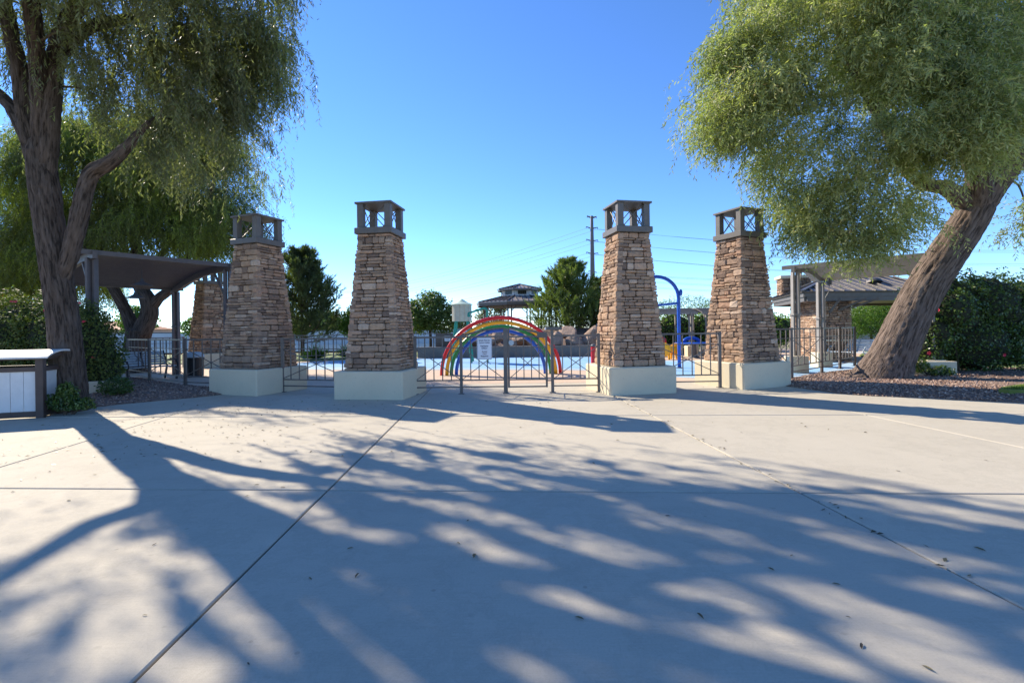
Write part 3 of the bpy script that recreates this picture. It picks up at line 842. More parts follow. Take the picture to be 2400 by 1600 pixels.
ex1 = [rpt(x_, y_, 10.0 + dy_) for x_, y_, dy_ in ((600, 60, .5), (640, 20, .3), (650, 60, .6), (560, 130, .4), (600, 160, .5), (520, 180, .2), (470, 230, 0), (540, 210, .5), (430, 180, 0), (380, 230, .3), (570, 90, .9), (330, 180, .6), (280, 130, .5), (260, 200, .6), (350, 120, 1.0), (30, 60, .6), (20, 120, .8), (10, 20, .5), (90, 40, 1.2), (120, 90, 1.4), (60, 140, 1.2), (300, 250, .8), (350, 270, .8), (400, 280, .6), (450, 250, .5), (500, 240, .6), (250, 240, 1.0), (540, 260, .7), (480, 150, 0), (400, 100, .4), (580, 230, .6), (610, 110, .8), (200, 200, 1.4), (230, 160, 1.6), (190, 270, 1.5), (280, 300, 1.2), (330, 220, 1.4), (390, 310, 1.2), (430, 300, 1.0), (480, 290, 1.0), (530, 300, .9), (570, 280, .9), (350, 330, 1.6), (300, 190, 1.8), (420, 220, 1.5), (500, 200, 1.2), (620, 50, 1.0), (650, 20, .9), (590, 330, 1.0), (450, 340, 1.3))]
willow('large dark weeping tree with forked trunk rising behind the white panelled bin enclosure', limbs1, blobs1, 250, 46, 3, (M['barkdark'], M['leaf_grey']), K=42, leafW=.022, leafL=(.09, .15), clump_r=.45,
       reject=lambda c: (c[0] < -11 and c[2] < 9.0) or (c[0] / c[1] > -.49 and (c[2] - 1.6) / c[1] < .74), extra=ex1, sunlit=True, rough_bark=True)

# the tree whose trunk leans over the gravel bed
D2 = 13.2
b2 = P(2065, 880, D2)
limbs2 = [([(b2.x, D2 + .1, -.15), tuple(P(2088, 840, D2)), tuple(P(2135, 740, D2)), tuple(P(2190, 640, D2)), tuple(P(2255, 545, D2 - .1)), tuple(P(2290, 485, D2 - .2)), tuple(P(2305, 445, D2 - .25))], [.78, .52, .45, .43, .40, .37, .2]),
          (pl_([(2262, 545, -.1), (2302, 472, -.22), (2342, 415, -.4), (2400, 350, -.8), (2500, 260, -1.2), (2620, 150, -1.6)], D2), [.2, .31, .29, .26, .2, .1]),
          (pl_([(2260, 545, -.1), (2290, 470, -.3), (2292, 410, -.6), (2270, 330, -1.0), (2240, 220, -1.5), (2180, 90, -2.2), (2100, -60, -3)], D2), [.2, .3, .24, .19, .16, .12, .05]),
          (pl_([(2262, 470, -.2), (2215, 440, -.5), (2168, 432, -.8), (2120, 390, -.6), (2070, 290, -.4), (2000, 160, -.3), (1960, 60, -.3), (1890, -40, -.3)], D2), [.25, .15, .13, .12, .11, .09, .07, .04]),
          (pl_([(2280, 500, -.1), (2305, 420, 0), (2350, 300, .6), (2380, 150, 1.4), (2380, -20, 2.2)], D2), [.15, .27, .22, .16, .08])]
blobs2 = [(rpt(1900, 90, 11.8), (1.9, 1.9, 1.6)), (rpt(1850, 300, 12.4), (1.7, 1.6, 1.3)), (rpt(2020, 330, 12.2), (2.0, 1.7, 1.6)), (rpt(2050, 80, 12.0), (2.2, 2.2, 1.9)),
          (rpt(2230, 160, 12.6), (2.3, 2.2, 1.9)), (rpt(1980, 480, 12.6), (1.4, 1.3, .8)), (rpt(2100, 420, 12.0), (1.3, 1.3, 1.0)), (rpt(1780, 20, 12.5), (1.0, 1.4, 1.3)), (rpt(1760, 190, 12.6), (.9, 1.2, 1.2)),
          (rpt(2420, 200, 13.5), (2.2, 2.6, 2.2)), (rpt(2100, -180, 12.6), (4.0, 2.8, 2.2)), (rpt(2300, 0, 15.5), (3.2, 2.2, 2.6)), (rpt(2480, 420, 14.0), (1.0, 1.4, 1.1)), (rpt(2200, 250, 10.6), (1.7, 1.0, 1.2)), (rpt(2330, 170, 10.8), (1.7, 1.0, 1.4)), (rpt(2180, 380, 11.2), (1.1, .8, .8)), (rpt(2240, 60, 10.6), (1.6, 1.0, 1.0)), (rpt(2370, 300, 11.4), (1.0, .8, .9))]
ex2 = [rpt(1880, 520, 12.4), rpt(1905, 545, 12.5), rpt(1960, 565, 12.5), rpt(2000, 550, 12.4), rpt(2035, 570, 12.4), rpt(2075, 555, 12.3), rpt(2105, 540, 12.3), rpt(1845, 490, 12.4), rpt(2025, 590, 12.4), rpt(2130, 520, 12.2),
       rpt(1835, 430, 12.5), rpt(1930, 530, 12.4), rpt(1815, 380, 12.5), rpt(1680, 40, 12.4), rpt(1690, 150, 12.4), rpt(1700, 260, 12.4), rpt(2395, 530, 14), rpt(2405, 480, 14), rpt(1760, 300, 12.4), rpt(1720, 90, 12.0), rpt(1660, 90, 12.4)]
lean_tree = willow('large weeping tree with thick trunk leaning across the gravel bed and sunlit olive crown', limbs2, blobs2, 300, 90, 8, (M['bark'], M['leaf_olive']), K=20, grav=.12, spread=.85, step=.048, leafW=.028, leafL=(.095, .16), clump_r=.56, reject=lambda c: (c[0] / c[1] < .435 and (c[2] - 1.6) / c[1] < .75) or (c[0] / c[1] < .545 and (c[2] - 1.6) / c[1] < .36), bark_noise=.02, extra=ex2, rough_bark=True)
for k, (a_, L_, r_) in enumerate(((3.25, 1.9, .26), (3.9, 1.4, .22), (2.6, 1.2, .2), (-.6, 1.0, .22), (-1.5, 1.0, .22), (.4, .8, .2), (4.6, 1.0, .2))):
    o_ = Vector((math.cos(a_), math.sin(a_), 0))
    pp, rr = catmull([(o_.x * .15, o_.y * .15, .55), (o_.x * .55, o_.y * .55, .2), (o_.x * (.55 + L_ * .4), o_.y * (.55 + L_ * .4), .1), (o_.x * (.5 + L_), o_.y * (.5 + L_) - .1, -.06)], [r_ * 1.25, r_, r_ * .6, r_ * .25], 6)
    bark_obj('root', pp, rr, 10, .05, 300 + k, M['bark'], lean_tree)
# tree behind the slatted pergola
D3 = 20.5
limbs3 = [([(P(318, 866, D3).x, D3, -.1)] + pl_([(320, 820, 0), (325, 772, 0)], D3), [.55, .46, .44]),
          (pl_([(318, 785, 0), (298, 735, 0), (268, 680, -.3), (225, 620, -.8), (170, 560, -1.2), (100, 500, -1.4)], D3), [.3, .23, .2, .17, .12, .06]),
          (pl_([(330, 785, 0), (350, 735, 0), (345, 700, 0), (325, 660, .2), (320, 580, .4), (310, 470, .7), (290, 350, .8)], D3), [.38, .34, .30, .26, .2, .14, .06]),
          (pl_([(348, 728, 0), (372, 700, 0), (402, 672, 0), (440, 600, -.2), (480, 520, -.6), (500, 430, -1.0)], D3), [.25, .2, .19, .13, .1, .05]),
          (pl_([(330, 670, .2), (400, 560, .6), (450, 430, 1.0)], D3), [.14, .1, .05])]
blobs3 = [((-13.4, 20.8, 8.4), (2.5, 2.4, 2.4)), ((-15.8, 21.2, 9.6), (3.2, 2.6, 2.6)), ((-18.6, 21, 8.6), (2.6, 2.4, 2.6)), ((-12.3, 20.4, 6.2), (1.5, 1.6, 1.4)), ((-15.2, 20.8, 6.0), (3.2, 1.8, 1.2)), ((-18.8, 21, 5.6), (2.4, 1.8, 1.3))]
willow('weeping tree with pale forked trunk standing behind the slatted pergola roof', limbs3, blobs3, 270, 60, 17, (M['barkdark'], M['leaf_mid']), K=28, leafW=.028, leafL=(.11, .17), step=.05, clump_r=.7, sunlit=True)
D4 = 22.0
limbs4 = [([(-23.5, D4, -.1), (-23.4, D4, 1.6), (-23.2, D4, 3.0)], [.45, .36, .32]),
          ([(-23.2, D4, 2.9), (-24.4, D4 + .3, 4.6), (-25.6, D4, 6.8)], [.24, .18, .06]), ([(-23.2, D4, 2.9), (-22.4, D4 - .4, 4.8), (-21.0, D4 - .6, 7.0)], [.24, .18, .06])]
willow('bushy weeping tree beyond the flowering hedge behind the big forked trunk', limbs4, [((-22.5, D4, 6.0), (3.6, 3.2, 2.6)), ((-25, D4, 7.5), (3.4, 3.2, 2.4)), ((-20.5, D4 - .3, 4.2), (2.0, 2.4, 1.6)), ((-24, D4 - 1, 3.8), (3, 2, 1.5))], 170, 60, 23,
       (M['barkdark'], M['leaf_mid']), K=27, leafW=.03, leafL=(.11, .17), step=.05, clump_r=.75)

def leaf_cloud(rs, blobs, n, size, aspect=.6, shell=.5, tint_top=0.0, droop=0.0):
    wts = np.array([(b[1][0] * b[1][1] * b[1][2]) ** .75 for b in blobs]); wts = wts / wts.sum()
    ii = rs.choice(len(blobs), n, p=wts); C = np.array([b[0] for b in blobs])[ii]; Rr = np.array([b[1] for b in blobs])[ii]
    v = rs.normal(0, 1, (n, 3)); v /= np.linalg.norm(v, axis=1, keepdims=True)
    rad = shell + (1 - shell) * rs.rand(n, 1) ** .6
    ang = rs.uniform(0, 6.28, n)
    lump = 1 + .16 * np.sin(v[:, :1] * 9 + ii[:, None]) * np.cos(v[:, 1:2] * 8 + 2 * ii[:, None]) + .09 * np.sin(v[:, 2:] * 15 + ii[:, None])
    c = C + v * Rr * rad * lump
    nrm = v * .7 + rs.normal(0, .6, (n, 3)) + np.array([0, 0, .25]); nrm /= np.linalg.norm(nrm, axis=1, keepdims=True)
    a = np.cross(nrm, rs.normal(0, 1, (n, 3))); a[:, 2] -= droop; a -= nrm * (a * nrm).sum(1, keepdims=True); a /= np.linalg.norm(a, axis=1, keepdims=True)
    b = np.cross(nrm, a)
    L = size * rs.uniform(.65, 1.3, (n, 1)); W = L * aspect
    bend = nrm * L * rs.uniform(-.12, .12, (n, 1))
    V = np.stack([c - a * L * .5, c + b * W * .5 + bend, c + a * L * .5, c - b * W * .5 + bend], 1)
    T = np.clip(rs.rand(n) * .55 + .25 * (rad[:, 0] - shell) / (1 - shell + 1e-6) + .2 * np.array([(i * 37 % 10) / 10 for i in ii]), 0, 1)
    keep = c[:, 2] > .05
    return V[keep], T[keep]

def bush(name, label, cat, loc, blobs, n, size, mat, seed, stem=True, aspect=.6, group=None, shell=.5, flowers=0, fsize=.05, trunk=None, fdir=None, bark='twig', core=0):
    t = thing(name, label, cat, loc, 0, group)
    rs = np.random.RandomState(seed)
    V, T = leaf_cloud(rs, blobs, n, size, aspect, shell)
    mesh_obj('foliage' if trunk is None else 'crown', quads_mesh('foliage', V, T), mat, t)
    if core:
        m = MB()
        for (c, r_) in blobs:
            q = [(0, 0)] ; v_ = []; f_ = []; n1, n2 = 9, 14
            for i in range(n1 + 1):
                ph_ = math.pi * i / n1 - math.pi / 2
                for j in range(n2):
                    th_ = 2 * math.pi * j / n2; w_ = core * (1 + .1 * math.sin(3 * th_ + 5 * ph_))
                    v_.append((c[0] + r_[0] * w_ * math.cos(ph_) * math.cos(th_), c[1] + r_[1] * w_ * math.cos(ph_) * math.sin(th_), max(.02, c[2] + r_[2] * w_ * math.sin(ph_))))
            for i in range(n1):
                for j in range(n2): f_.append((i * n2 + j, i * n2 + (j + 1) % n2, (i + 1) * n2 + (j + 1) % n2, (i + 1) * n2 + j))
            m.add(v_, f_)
        m.build('shade_core', M['hedgecore'], t, 'stuff', smooth=True)  # added solid core, no real foliage: blocks sun and darkens the hedge inside
    m = MB()
    if trunk:
        pp, rr = catmull(*trunk, 5); m.tube(pp, rr, 9, True, .03, seed)
        top = pp[-1]
        for b in blobs: m.tube([top - Vector((0, 0, .3)), top.lerp(Vector(b[0]), .6) + Vector((0, 0, .1)), Vector(b[0])], [rr[-1] * .7, rr[-1] * .4, rr[-1] * .12], 5, False)
        m.build('trunk', M[bark], t, smooth=True)
    elif stem:
        for b in blobs: m.tube([(b[0][0] * .4, b[0][1] * .4, -.05), (b[0][0] * .8, b[0][1] * .8, b[0][2] * .5), tuple(b[0])], [.03, .022, .008], 5, False)
        m.build('stem', M['twig'], t)
    for k in range(flowers):
        b = blobs[rs.randint(len(blobs))]; v = rs.normal(0, 1, 3)
        if fdir is not None: v = v * .6 + np.array(fdir)
        v /= np.linalg.norm(v); c = np.array(b[0]) + v * np.array(b[1]) * 1.04
        if c[2] < .3: continue
        fm = MB(); ax = Vector(v); q = ax.to_track_quat('Z', 'Y').to_matrix()
        for j in range(5):
            a = 2 * math.pi * j / 5; a1, a2 = a - .55, a + .55; rr_ = fsize * rs.uniform(.8, 1.2)
            pts = [(0, 0, 0), (math.cos(a1) * rr_ * .7, math.sin(a1) * rr_ * .7, rr_ * .3), (math.cos(a) * rr_, math.sin(a) * rr_, rr_ * .25), (math.cos(a2) * rr_ * .7, math.sin(a2) * rr_ * .7, rr_ * .3)]
            fm.add([Vector(c) + q @ Vector(p) for p in pts], [(0, 1, 2, 3)])
        fm.build('flower', M['petal'], t)
    return t

# hedges beside the plaza
bush('flowering_hedge', 'tall dark hedge with yellow green top and red flowers around the forked tree trunk', 'hedge', (-12.2, 12.6, 0),
     [((-2.2, .3, 1.35), (1.3, 1.0, 1.38)), ((-.9, .3, 1.5), (1.2, 1.0, 1.25)), ((.4, .2, 1.45), (1.1, 1.0, 1.25)), ((1.0, .2, 1.2), (.68, .8, 1.1)), ((1.25, .3, .7), (.45, .6, .65)), ((-3.2, 0, 1.5), (1.1, 1, 1.4))],
     62000, .068, M['leaf_hedge_yellow'], 31, flowers=34, fsize=.05, fdir=(0, -.4, 1.2), shell=.6, core=.72)
bush('hibiscus_hedge', 'tall glossy green hedge with a few red flowers beyond the leaning trunk', 'hedge', (13.75, 14.7, 0),
     [((-.4, .2, 1.9), (1.3, 1.0, 1.35)), ((-1.1, .1, 1.15), (.95, .8, .9)), ((.9, .3, 2.0), (1.3, 1.1, 1.25)), ((.3, 0, 1.0), (1.3, .9, 1.0)), ((1.6, .2, 1.1), (1.1, .9, 1.0)), ((2.3, .5, 2.0), (1.0, 1.0, 1.1)), ((-1.5, -.4, .8), (.6, .5, .55)), ((-1.35, -.5, 1.4), (.5, .45, .6)), ((-.9, -.6, 2.0), (.6, .5, .6))],
     34000, .08, M['leaf_hedge'], 33, flowers=9, fsize=.06, aspect=.68, fdir=(-.5, -.8, .1), shell=.6, core=.75)
bush('small_shrub', 'small leafy shrub beside the corner of the white panelled bin enclosure', 'shrub', (-9.05, 9.75, .05), [((0, 0, .22), (.25, .24, .26)), ((.06, 0, .42), (.18, .16, .2)), ((.3, .1, .14), (.2, .2, .15))], 2400, .06, M['leaf_hedge'], 35)
bush('small_shrub', 'small low shrub on the shaded gravel between the forked trunk and the bench', 'shrub', (-9.75, 11.9, .1), [((0, 0, .22), (.38, .3, .26))], 1500, .06, M['leaf_hedge'], 36)
bush('low_shrub', 'low trailing shrub in front of the cream retaining wall', 'shrub', (11.75, 13.25, .15), [((0, 0, .14), (.35, .25, .16)), ((-.5, .1, .3), (.25, .2, .2))], 900, .07, M['leaf_hedge'], 37)

# conifers
def pine(label, loc, h, rad, seed, mat, lean=0.0, name='pine_tree', group='pines around the splash pad', zlow=.12, dens=1.0, blade=.22):
    t = thing(name, label, 'tree', loc, 0, group); rs = np.random.RandomState(seed)
    tp = [Vector((lean * h * (k / 6) ** 1.3, 0, h * k / 6 - .1)) for k in range(7)]
    MB().tube(tp, [h * .022 * (1 - .13 * k) for k in range(7)], 8, True, .03, seed).build('trunk', M['barkdark'], t, smooth=True)
    m = MB(); tips = []; dirs = []
    nb = int(46 * dens)
    for k in range(nb):
        f = zlow + (1 - zlow) * (k / nb) ** .9; z0 = f * h
        a = k * 2.4 + rs.uniform(-.4, .4); L = rad * ((1 - f) ** .75 + .12) * rs.uniform(.7, 1.15)
        b = Vector((lean * h * f ** 1.3, 0, z0)); o = Vector((math.cos(a), math.sin(a), 0))
        pts = [b, b + o * L * .5 + Vector((0, 0, L * .08)), b + o * L * .88 + Vector((0, 0, L * .22)), b + o * L + Vector((0, 0, L * .42))]
        pp, rr = catmull(pts, [.05, .035, .02, .008], 4); m.tube(pp, rr, 4, False)
        for j, q in enumerate(pp):
            if j < 2: continue
            for _ in range(rs.randint(2, 5)):
                s = Vector(rs.normal(0, 1, 3)); s.z = abs(s.z); s.normalize()
                Lq = rs.uniform(.1, .42) * L * .7
                tips.append(np.array(q + s * Lq)); dv = s * .7 + Vector((0, 0, .55)) + o * .35; dirs.append(np.array(dv.normalized()))
    tips.append(np.array(tp[-1])); dirs.append(np.array([0, 0, 1.0]))
    m.build('branch', M['barkdark'], t, 'stuff')
    tips = np.array(tips); dirs = np.array(dirs); nb = 26; n = len(tips) * nb
    ti = np.repeat(np.arange(len(tips)), nb)
    along = rs.rand(n, 1) * .45
    d = dirs[ti]; nrm = rs.normal(0, 1, (n, 3)); nd = d * .9 + nrm * .45; nd /= np.linalg.norm(nd, axis=1, keepdims=True)
    p0 = tips[ti] + d * (along - .25); sd = np.cross(nd, rs.normal(0, 1, (n, 3))); sd /= np.linalg.norm(sd, axis=1, keepdims=True)
    L = blade * rs.uniform(.6, 1.2, (n, 1)); V = np.stack([p0 - sd * .02, p0 + sd * .02, p0 + nd * L], 1)
    tt = rs.rand(len(tips))
    mesh_obj('crown', quads_mesh('needles', V, np.clip(tt[ti] * .6 + rs.rand(n) * .4, 0, 1)), mat, t)
    return t
pine('sunlit green pine growing above the boulders beside the two tiered gazebo', (4.0, 34.0, 1.0), 5.3, 2.5, 61, M['needle'], zlow=.02, dens=1.5, blade=.24)
pine('dark pine partly hidden behind the sunlit pillar near the steel power pole', (6.6, 35.0, .9), 4.2, 1.7, 62, M['needle_dark'], zlow=.05)
pine('tall dark pine growing close behind the shaded pillar next to the far fence', (-13.0, 30.0, 0), 6.6, 2.7, 63, M['needle_dark'], zlow=.14, dens=1.5, blade=.26)

bush('leafy_tree', 'round dark green tree standing behind the toy water tower', 'tree', (-5.6, 33.0, 0), [((0, 0, 2.9), (1.5, 1.4, 1.35)), ((-.9, 0, 2.3), (1.1, 1.1, 1.0)), ((.9, -.1, 2.2), (1.1, 1.1, .95)), ((.2, .2, 3.7), (.85, .85, .65)), ((1.2, 0, 3.0), (.6, .6, .55)), ((-1.2, -.1, 3.2), (.55, .55, .5))],
     9000, .17, M['leaf_broad'], 71, trunk=([(0, 0, -.1), (.05, 0, .8), (0, 0, 1.9)], [.12, .1, .09]))
bush('leafy_tree', 'light green young tree half hidden by the shaded pillar before the arched fence', 'tree', (-9.9, 30.0, 0), [((.2, 0, 2.3), (.9, .8, .9)), ((.6, 0, 3.0), (.6, .6, .6)), ((-.2, 0, 1.8), (.6, .6, .5))],
     3200, .17, M['leaf_bright'], 72, trunk=([(0, 0, -.1), (.05, 0, .8), (.1, 0, 1.6)], [.07, .06, .05]))
bush('leafy_tree', 'grey green tree seen behind the gazebo posts and teal spout', 'tree', (-2.0, 47.0, .5), [((0, 0, 2.2), (1.6, 1.4, 1.5)), ((.9, 0, 3.4), (.8, .8, .7))], 3000, .2, M['leaf_grey'], 73, trunk=([(0, 0, -.1), (0, 0, .7), (0, 0, 1.5)], [.12, .1, .08]))
bush('willow_bush', 'feathery yellow green tree beyond the pavilion next to the leaning trunk', 'tree', (27.5, 37.0, 0), [((0, 0, 2.1), (2.4, 1.8, 1.5)), ((1.8, 0, 2.9), (1.8, 1.6, 1.3)), ((-1.6, 0, 1.6), (1.5, 1.3, 1.1)), ((3.6, 0, 2.2), (1.8, 1.5, 1.6))], 15000, .22, M['leaf_bright'], 74, aspect=.22, trunk=([(0, 0, -.1), (0, 0, .5), (0, 0, 1.2)], [.1, .09, .08]))
bush('grey_bush', 'dull grey green bush beyond the pavilion stone wall', 'bush', (28.5, 44.0, 0), [((0, 0, 1.6), (1.8, 1.4, 1.5)), ((1.2, 0, 2.4), (1.0, 1.0, 1.0))], 3500, .2, M['leaf_grey'], 75)
bush('green_hedge', 'bright green hedge behind the slatted shade structure and blue arch pipe', 'hedge', (10.0, 31.5, 0), [((-1.6, 0, 1.3), (1.6, 1.0, 1.3)), ((.6, 0, 1.4), (1.6, 1.0, 1.4)), ((2.8, 0, 1.4), (1.6, 1.0, 1.4)), ((5.2, 0, 1.2), (1.7, 1.0, 1.3)), ((7.2, 0, 1.3), (1.4, 1.0, 1.2)), ((-3.2, .2, 1.0), (1.2, 1, 1.0))], 16000, .15, M['leaf_bright'], 76, core=.7)
bush('wispy_tree', 'wispy pale green tree rising behind the slatted shade structure', 'tree', (13.2, 36.0, 0), [((0, 0, 3.2), (2.4, 1.6, .8)), ((1.8, 0, 2.8), (2, 1.4, .9)), ((-2, 0, 2.9), (1.6, 1.2, .7))], 4500, .16, M['leaf_bright'], 77, aspect=.25, trunk=([(0, 0, -.1), (0, 0, 1), (0, 0, 2.2)], [.1, .08, .06]))
def spiky(label, loc, r, seed, group='spiky shrubs on the lawn strip'):
    t = thing('spiky_shrub', label, 'shrub', loc, 0, group); rs = np.random.RandomState(seed); n = 240
    d = rs.normal(0, 1, (n, 3)); d[:, 2] = np.abs(d[:, 2]) * .9 + .25; d /= np.linalg.norm(d, axis=1, keepdims=True)
    sd = np.cross(d, rs.normal(0, 1, (n, 3))); sd /= np.linalg.norm(sd, axis=1, keepdims=True); L = r * rs.uniform(.7, 1.2, (n, 1)); o = np.zeros((n, 3)) + np.array([0, 0, .05])
    mesh_obj('blade', quads_mesh('blade', np.stack([o - sd * .02, o + d * L * .4 + sd * .03, o + d * L, o + d * L * .4 - sd * .03], 1), rs.rand(n)), M['leaf_bright'], t, 'stuff'); return t
spiky('spiky green shrub on the lawn strip nearer the pine', (-11.6, 28.6, 0), .95, 81)
spiky('spiky green shrub on the lawn strip nearer the young light green tree', (-9.9, 29.4, 0), .9, 82)

# ------------------------------------------------------------------ bin enclosure at the plaza edge
A = G(97, 978); d1 = Vector((-.95, -.31, 0)).normalized(); ang = math.atan2(-d1.y, -d1.x)
be = thing('bin_enclosure', 'white panelled bin enclosure with dark brown frame and curved pale lid at the plaza edge', 'bin enclosure', (A.x, A.y, 0), ang)
# local frame: corner post at origin, front runs along -x, side runs along +y (away from the plaza)
FW, SD, HP = 1.75, .84, .97
for x, y in ((0, 0), (0, SD), (-FW, 0), (-FW, SD), (-FW / 2, 0)):
    MB().box((x, y, .59), (.125 if y == 0 and x == 0 else .09, .125 if y == 0 and x == 0 else .09, 1.18)).build('corner_post', M['brown'], be, bevel=.006)
for z, h in ((.075, .11), (HP - .02, .085), (1.165, .06)):
    MB().box((-FW / 2, .004, z), (FW, .07, h)).build('rail', M['brown'], be); MB().box((0, SD / 2, z), (.07, SD, h)).build('rail', M['brown'], be)
    MB().box((-FW / 2, SD, z), (FW, .07, h)).build('rail', M['brown'], be); MB().box((-FW, SD / 2, z), (.07, SD, h)).build('rail', M['brown'], be)
pw = .205; x = -.065
while x > -FW + .1:
    if abs(x - pw / 2 + FW / 2) > .0:
        MB().box((x - pw / 2, .012, .53), (pw - .006, .03, .8)).build('panel_board', M['panel'], be, bevel=.003)
    x -= pw
for k in range(1): MB().box((-.012, SD / 2, .53), (.03, SD - .12, .8)).build('side_panel', M['panel'], be, bevel=.003)
MB().box((-FW / 2, SD / 2, .98), (FW - .1, SD - .08, .02)).build('inner_top', M['black'], be)
m = MB(); N = 12; half = SD / 2 + .17
v = []; 
for k in range(N + 1):
    t = -1 + 2 * k / N; y = SD / 2 + t * half; z = 1.20 + .125 * (1 - t * t) ** .8
    for xx in (-FW - .15, .19): v += [(xx, y, z), (xx, y, z - .035)]
f = []
for k in range(N):
    b = 4 * k; f += [(b, b + 2, b + 6, b + 4), (b + 1, b + 5, b + 7, b + 3), (b, b + 4, b + 5, b + 1), (b + 2, b + 3, b + 7, b + 6)]
f += [(0, 1, 3, 2), (4 * N, 4 * N + 2, 4 * N + 3, 4 * N + 1)]
m.add(v, f).build('lid', M['panel'], be)
v = [(.10, SD / 2 + (-1 + 2 * k / N) * half, 1.19) for k in range(N + 1)] + [(.10, SD / 2 + (-1 + 2 * k / N) * half, 1.16 + .13 * (1 - (-1 + 2 * k / N) ** 2) ** .8) for k in range(N + 1)]
MB().add(v, [(k, k + 1, N + 2 + k, N + 1 + k) for k in range(N)]).build('gable_plate', M['brown'], be)

# ------------------------------------------------------------------ slatted pergolas
def lerp3(a, b, t): return Vector(a) * (1 - t) + Vector(b) * t
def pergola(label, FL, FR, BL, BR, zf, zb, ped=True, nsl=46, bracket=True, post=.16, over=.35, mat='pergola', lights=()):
    """posts at front and back corners (world xy); front edge high, roof curving down to the back; slats run along the front"""
    o = Vector((*FL, 0)); t = thing('pergola', label, 'pergola', o, 0)
    c = {k: Vector((*p, 0)) - o for k, p in (('FL', FL), ('FR', FR), ('BL', BL), ('BR', BR))}
    for k, z in (('FL', zf), ('FR', zf), ('BL', zb), ('BR', zb)):
        p = c[k]
        for sgn in (-1, 1):
            dv = (c['FR'] - c['FL']).normalized() * .075 * sgn
            MB().bar(p + dv + Vector((0, 0, .4 if ped else 0)), p + dv + Vector((0, 0, z - .16)), post * .42, post).build('post', M[mat], t, bevel=.005)
        MB().box(p + Vector((0, 0, z * .55)), (post * 1.7, post * 1.7, .05)).build('post_collar', M[mat], t)
        if ped: MB().box(p + Vector((0, 0, .27)), (.55, .55, .6)).build('pedestal', M['stucco'], t, bevel=.012)
    prof = lambda s: zf + (zb - zf) * s + .17 * math.sin(math.pi * s)      # s 0 front .. 1 back
    sin_ = lambda s: -over * .35 + s * (1 + over * .7) if False else s
    for e in ('L', 'R'):
        m = MB(); N = 9; a, b = c['F' + e], c['B' + e]
        for k in range(N):
            s0, s1 = -.08 + 1.16 * k / N, -.08 + 1.16 * (k + 1.06) / N
            m.bar(lerp3(a, b, s0) + Vector((0, 0, prof(max(0, min(1, s0))) - .10)), lerp3(a, b, s1) + Vector((0, 0, prof(max(0, min(1, s1))) - .10)), .11, .20)
        m.build('curved_beam', M[mat], t)
        MB().bar(a + Vector((0, 0, zf * .68)), lerp3(a, b, .22) + Vector((0, 0, prof(.22) - .2)), .05, .07).build('brace', M[mat], t)
    for s in (-.06, 1.05):
        a = lerp3(c['FL'], c['BL'], s); b = lerp3(c['FR'], c['BR'], s); d = (b - a).normalized() * over
        z = prof(max(0, min(1, s))) + .0
        MB().bar(a - d + Vector((0, 0, z - .03)), b + d + Vector((0, 0, z - .03)), .05, .13).build('edge_beam', M[mat], t)
    for k in range(nsl):
        s = -.04 + 1.08 * (k + .5) / nsl; ss = max(0, min(1, s))
        a = lerp3(c['FL'], c['BL'], s); b = lerp3(c['FR'], c['BR'], s); d = (b - a).normalized() * over
        ubar('slat', a - d + Vector((0, 0, prof(ss) + .03)), b + d + Vector((0, 0, prof(ss) + .03)), .042, M[mat], t, .05)
    return t
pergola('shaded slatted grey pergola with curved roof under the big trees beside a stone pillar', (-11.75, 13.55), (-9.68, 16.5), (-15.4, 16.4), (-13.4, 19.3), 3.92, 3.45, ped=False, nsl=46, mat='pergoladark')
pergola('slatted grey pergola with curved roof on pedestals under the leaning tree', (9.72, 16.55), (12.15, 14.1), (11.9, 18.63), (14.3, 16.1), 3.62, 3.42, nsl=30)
g2 = pergola('low slatted shade structure with square pedestals in front of the bright green hedge', (8.05, 26.9), (9.95, 26.9), (8.05, 29.2), (9.95, 29.2), 2.42, 2.55, nsl=30, post=.13)
pergola('slatted shade structure end bay half hidden by the sunlit pillar', (10.9, 26.95), (12.6, 26.95), (10.9, 29.2), (12.6, 29.2), 2.42, 2.55, nsl=30, post=.13)

def barn_light(label, loc, r):
    t = thing('pendant_light', label, 'lamp', loc)
    MB().lathe([(.03, .16), (.05, .12), (.07, .05), (r * .55, 0), (r, -.07), (r, -.09), (r * .5, -.03), (.05, 0)], 22).build('shade', M['steel'], t, smooth=True)
    MB().bar((0, 0, .14), (0, 0, .85), .02).build('stem', M['steel'], t)
p = P(333, 664, 16.6); barn_light('larger grey bell shaped lamp hanging under the shaded slatted pergola roof', (p.x, p.y, p.z), .31)
p = P(318, 693, 17.6); barn_light('smaller grey bell shaped lamp hanging below the other lamp in the shaded pergola', (p.x, p.y, p.z), .27)
p = P(1931, 664, 18.5)
fl = thing('junction_box', 'small dark electrical box with conduit on the far post of the pedestal pergola', 'electrical box', (p.x + .1, p.y - .16, p.z + .05))
MB().box((0, 0, 0), (.13, .1, .26)).build('box_body', M['steel'], fl, bevel=.005)
MB().tube([(0, 0, -.13), (-.02, .02, -.4), (-.12, .06, -.6), (-.12, .06, -2.4)], .012, 6).build('conduit', M['grey'], fl)

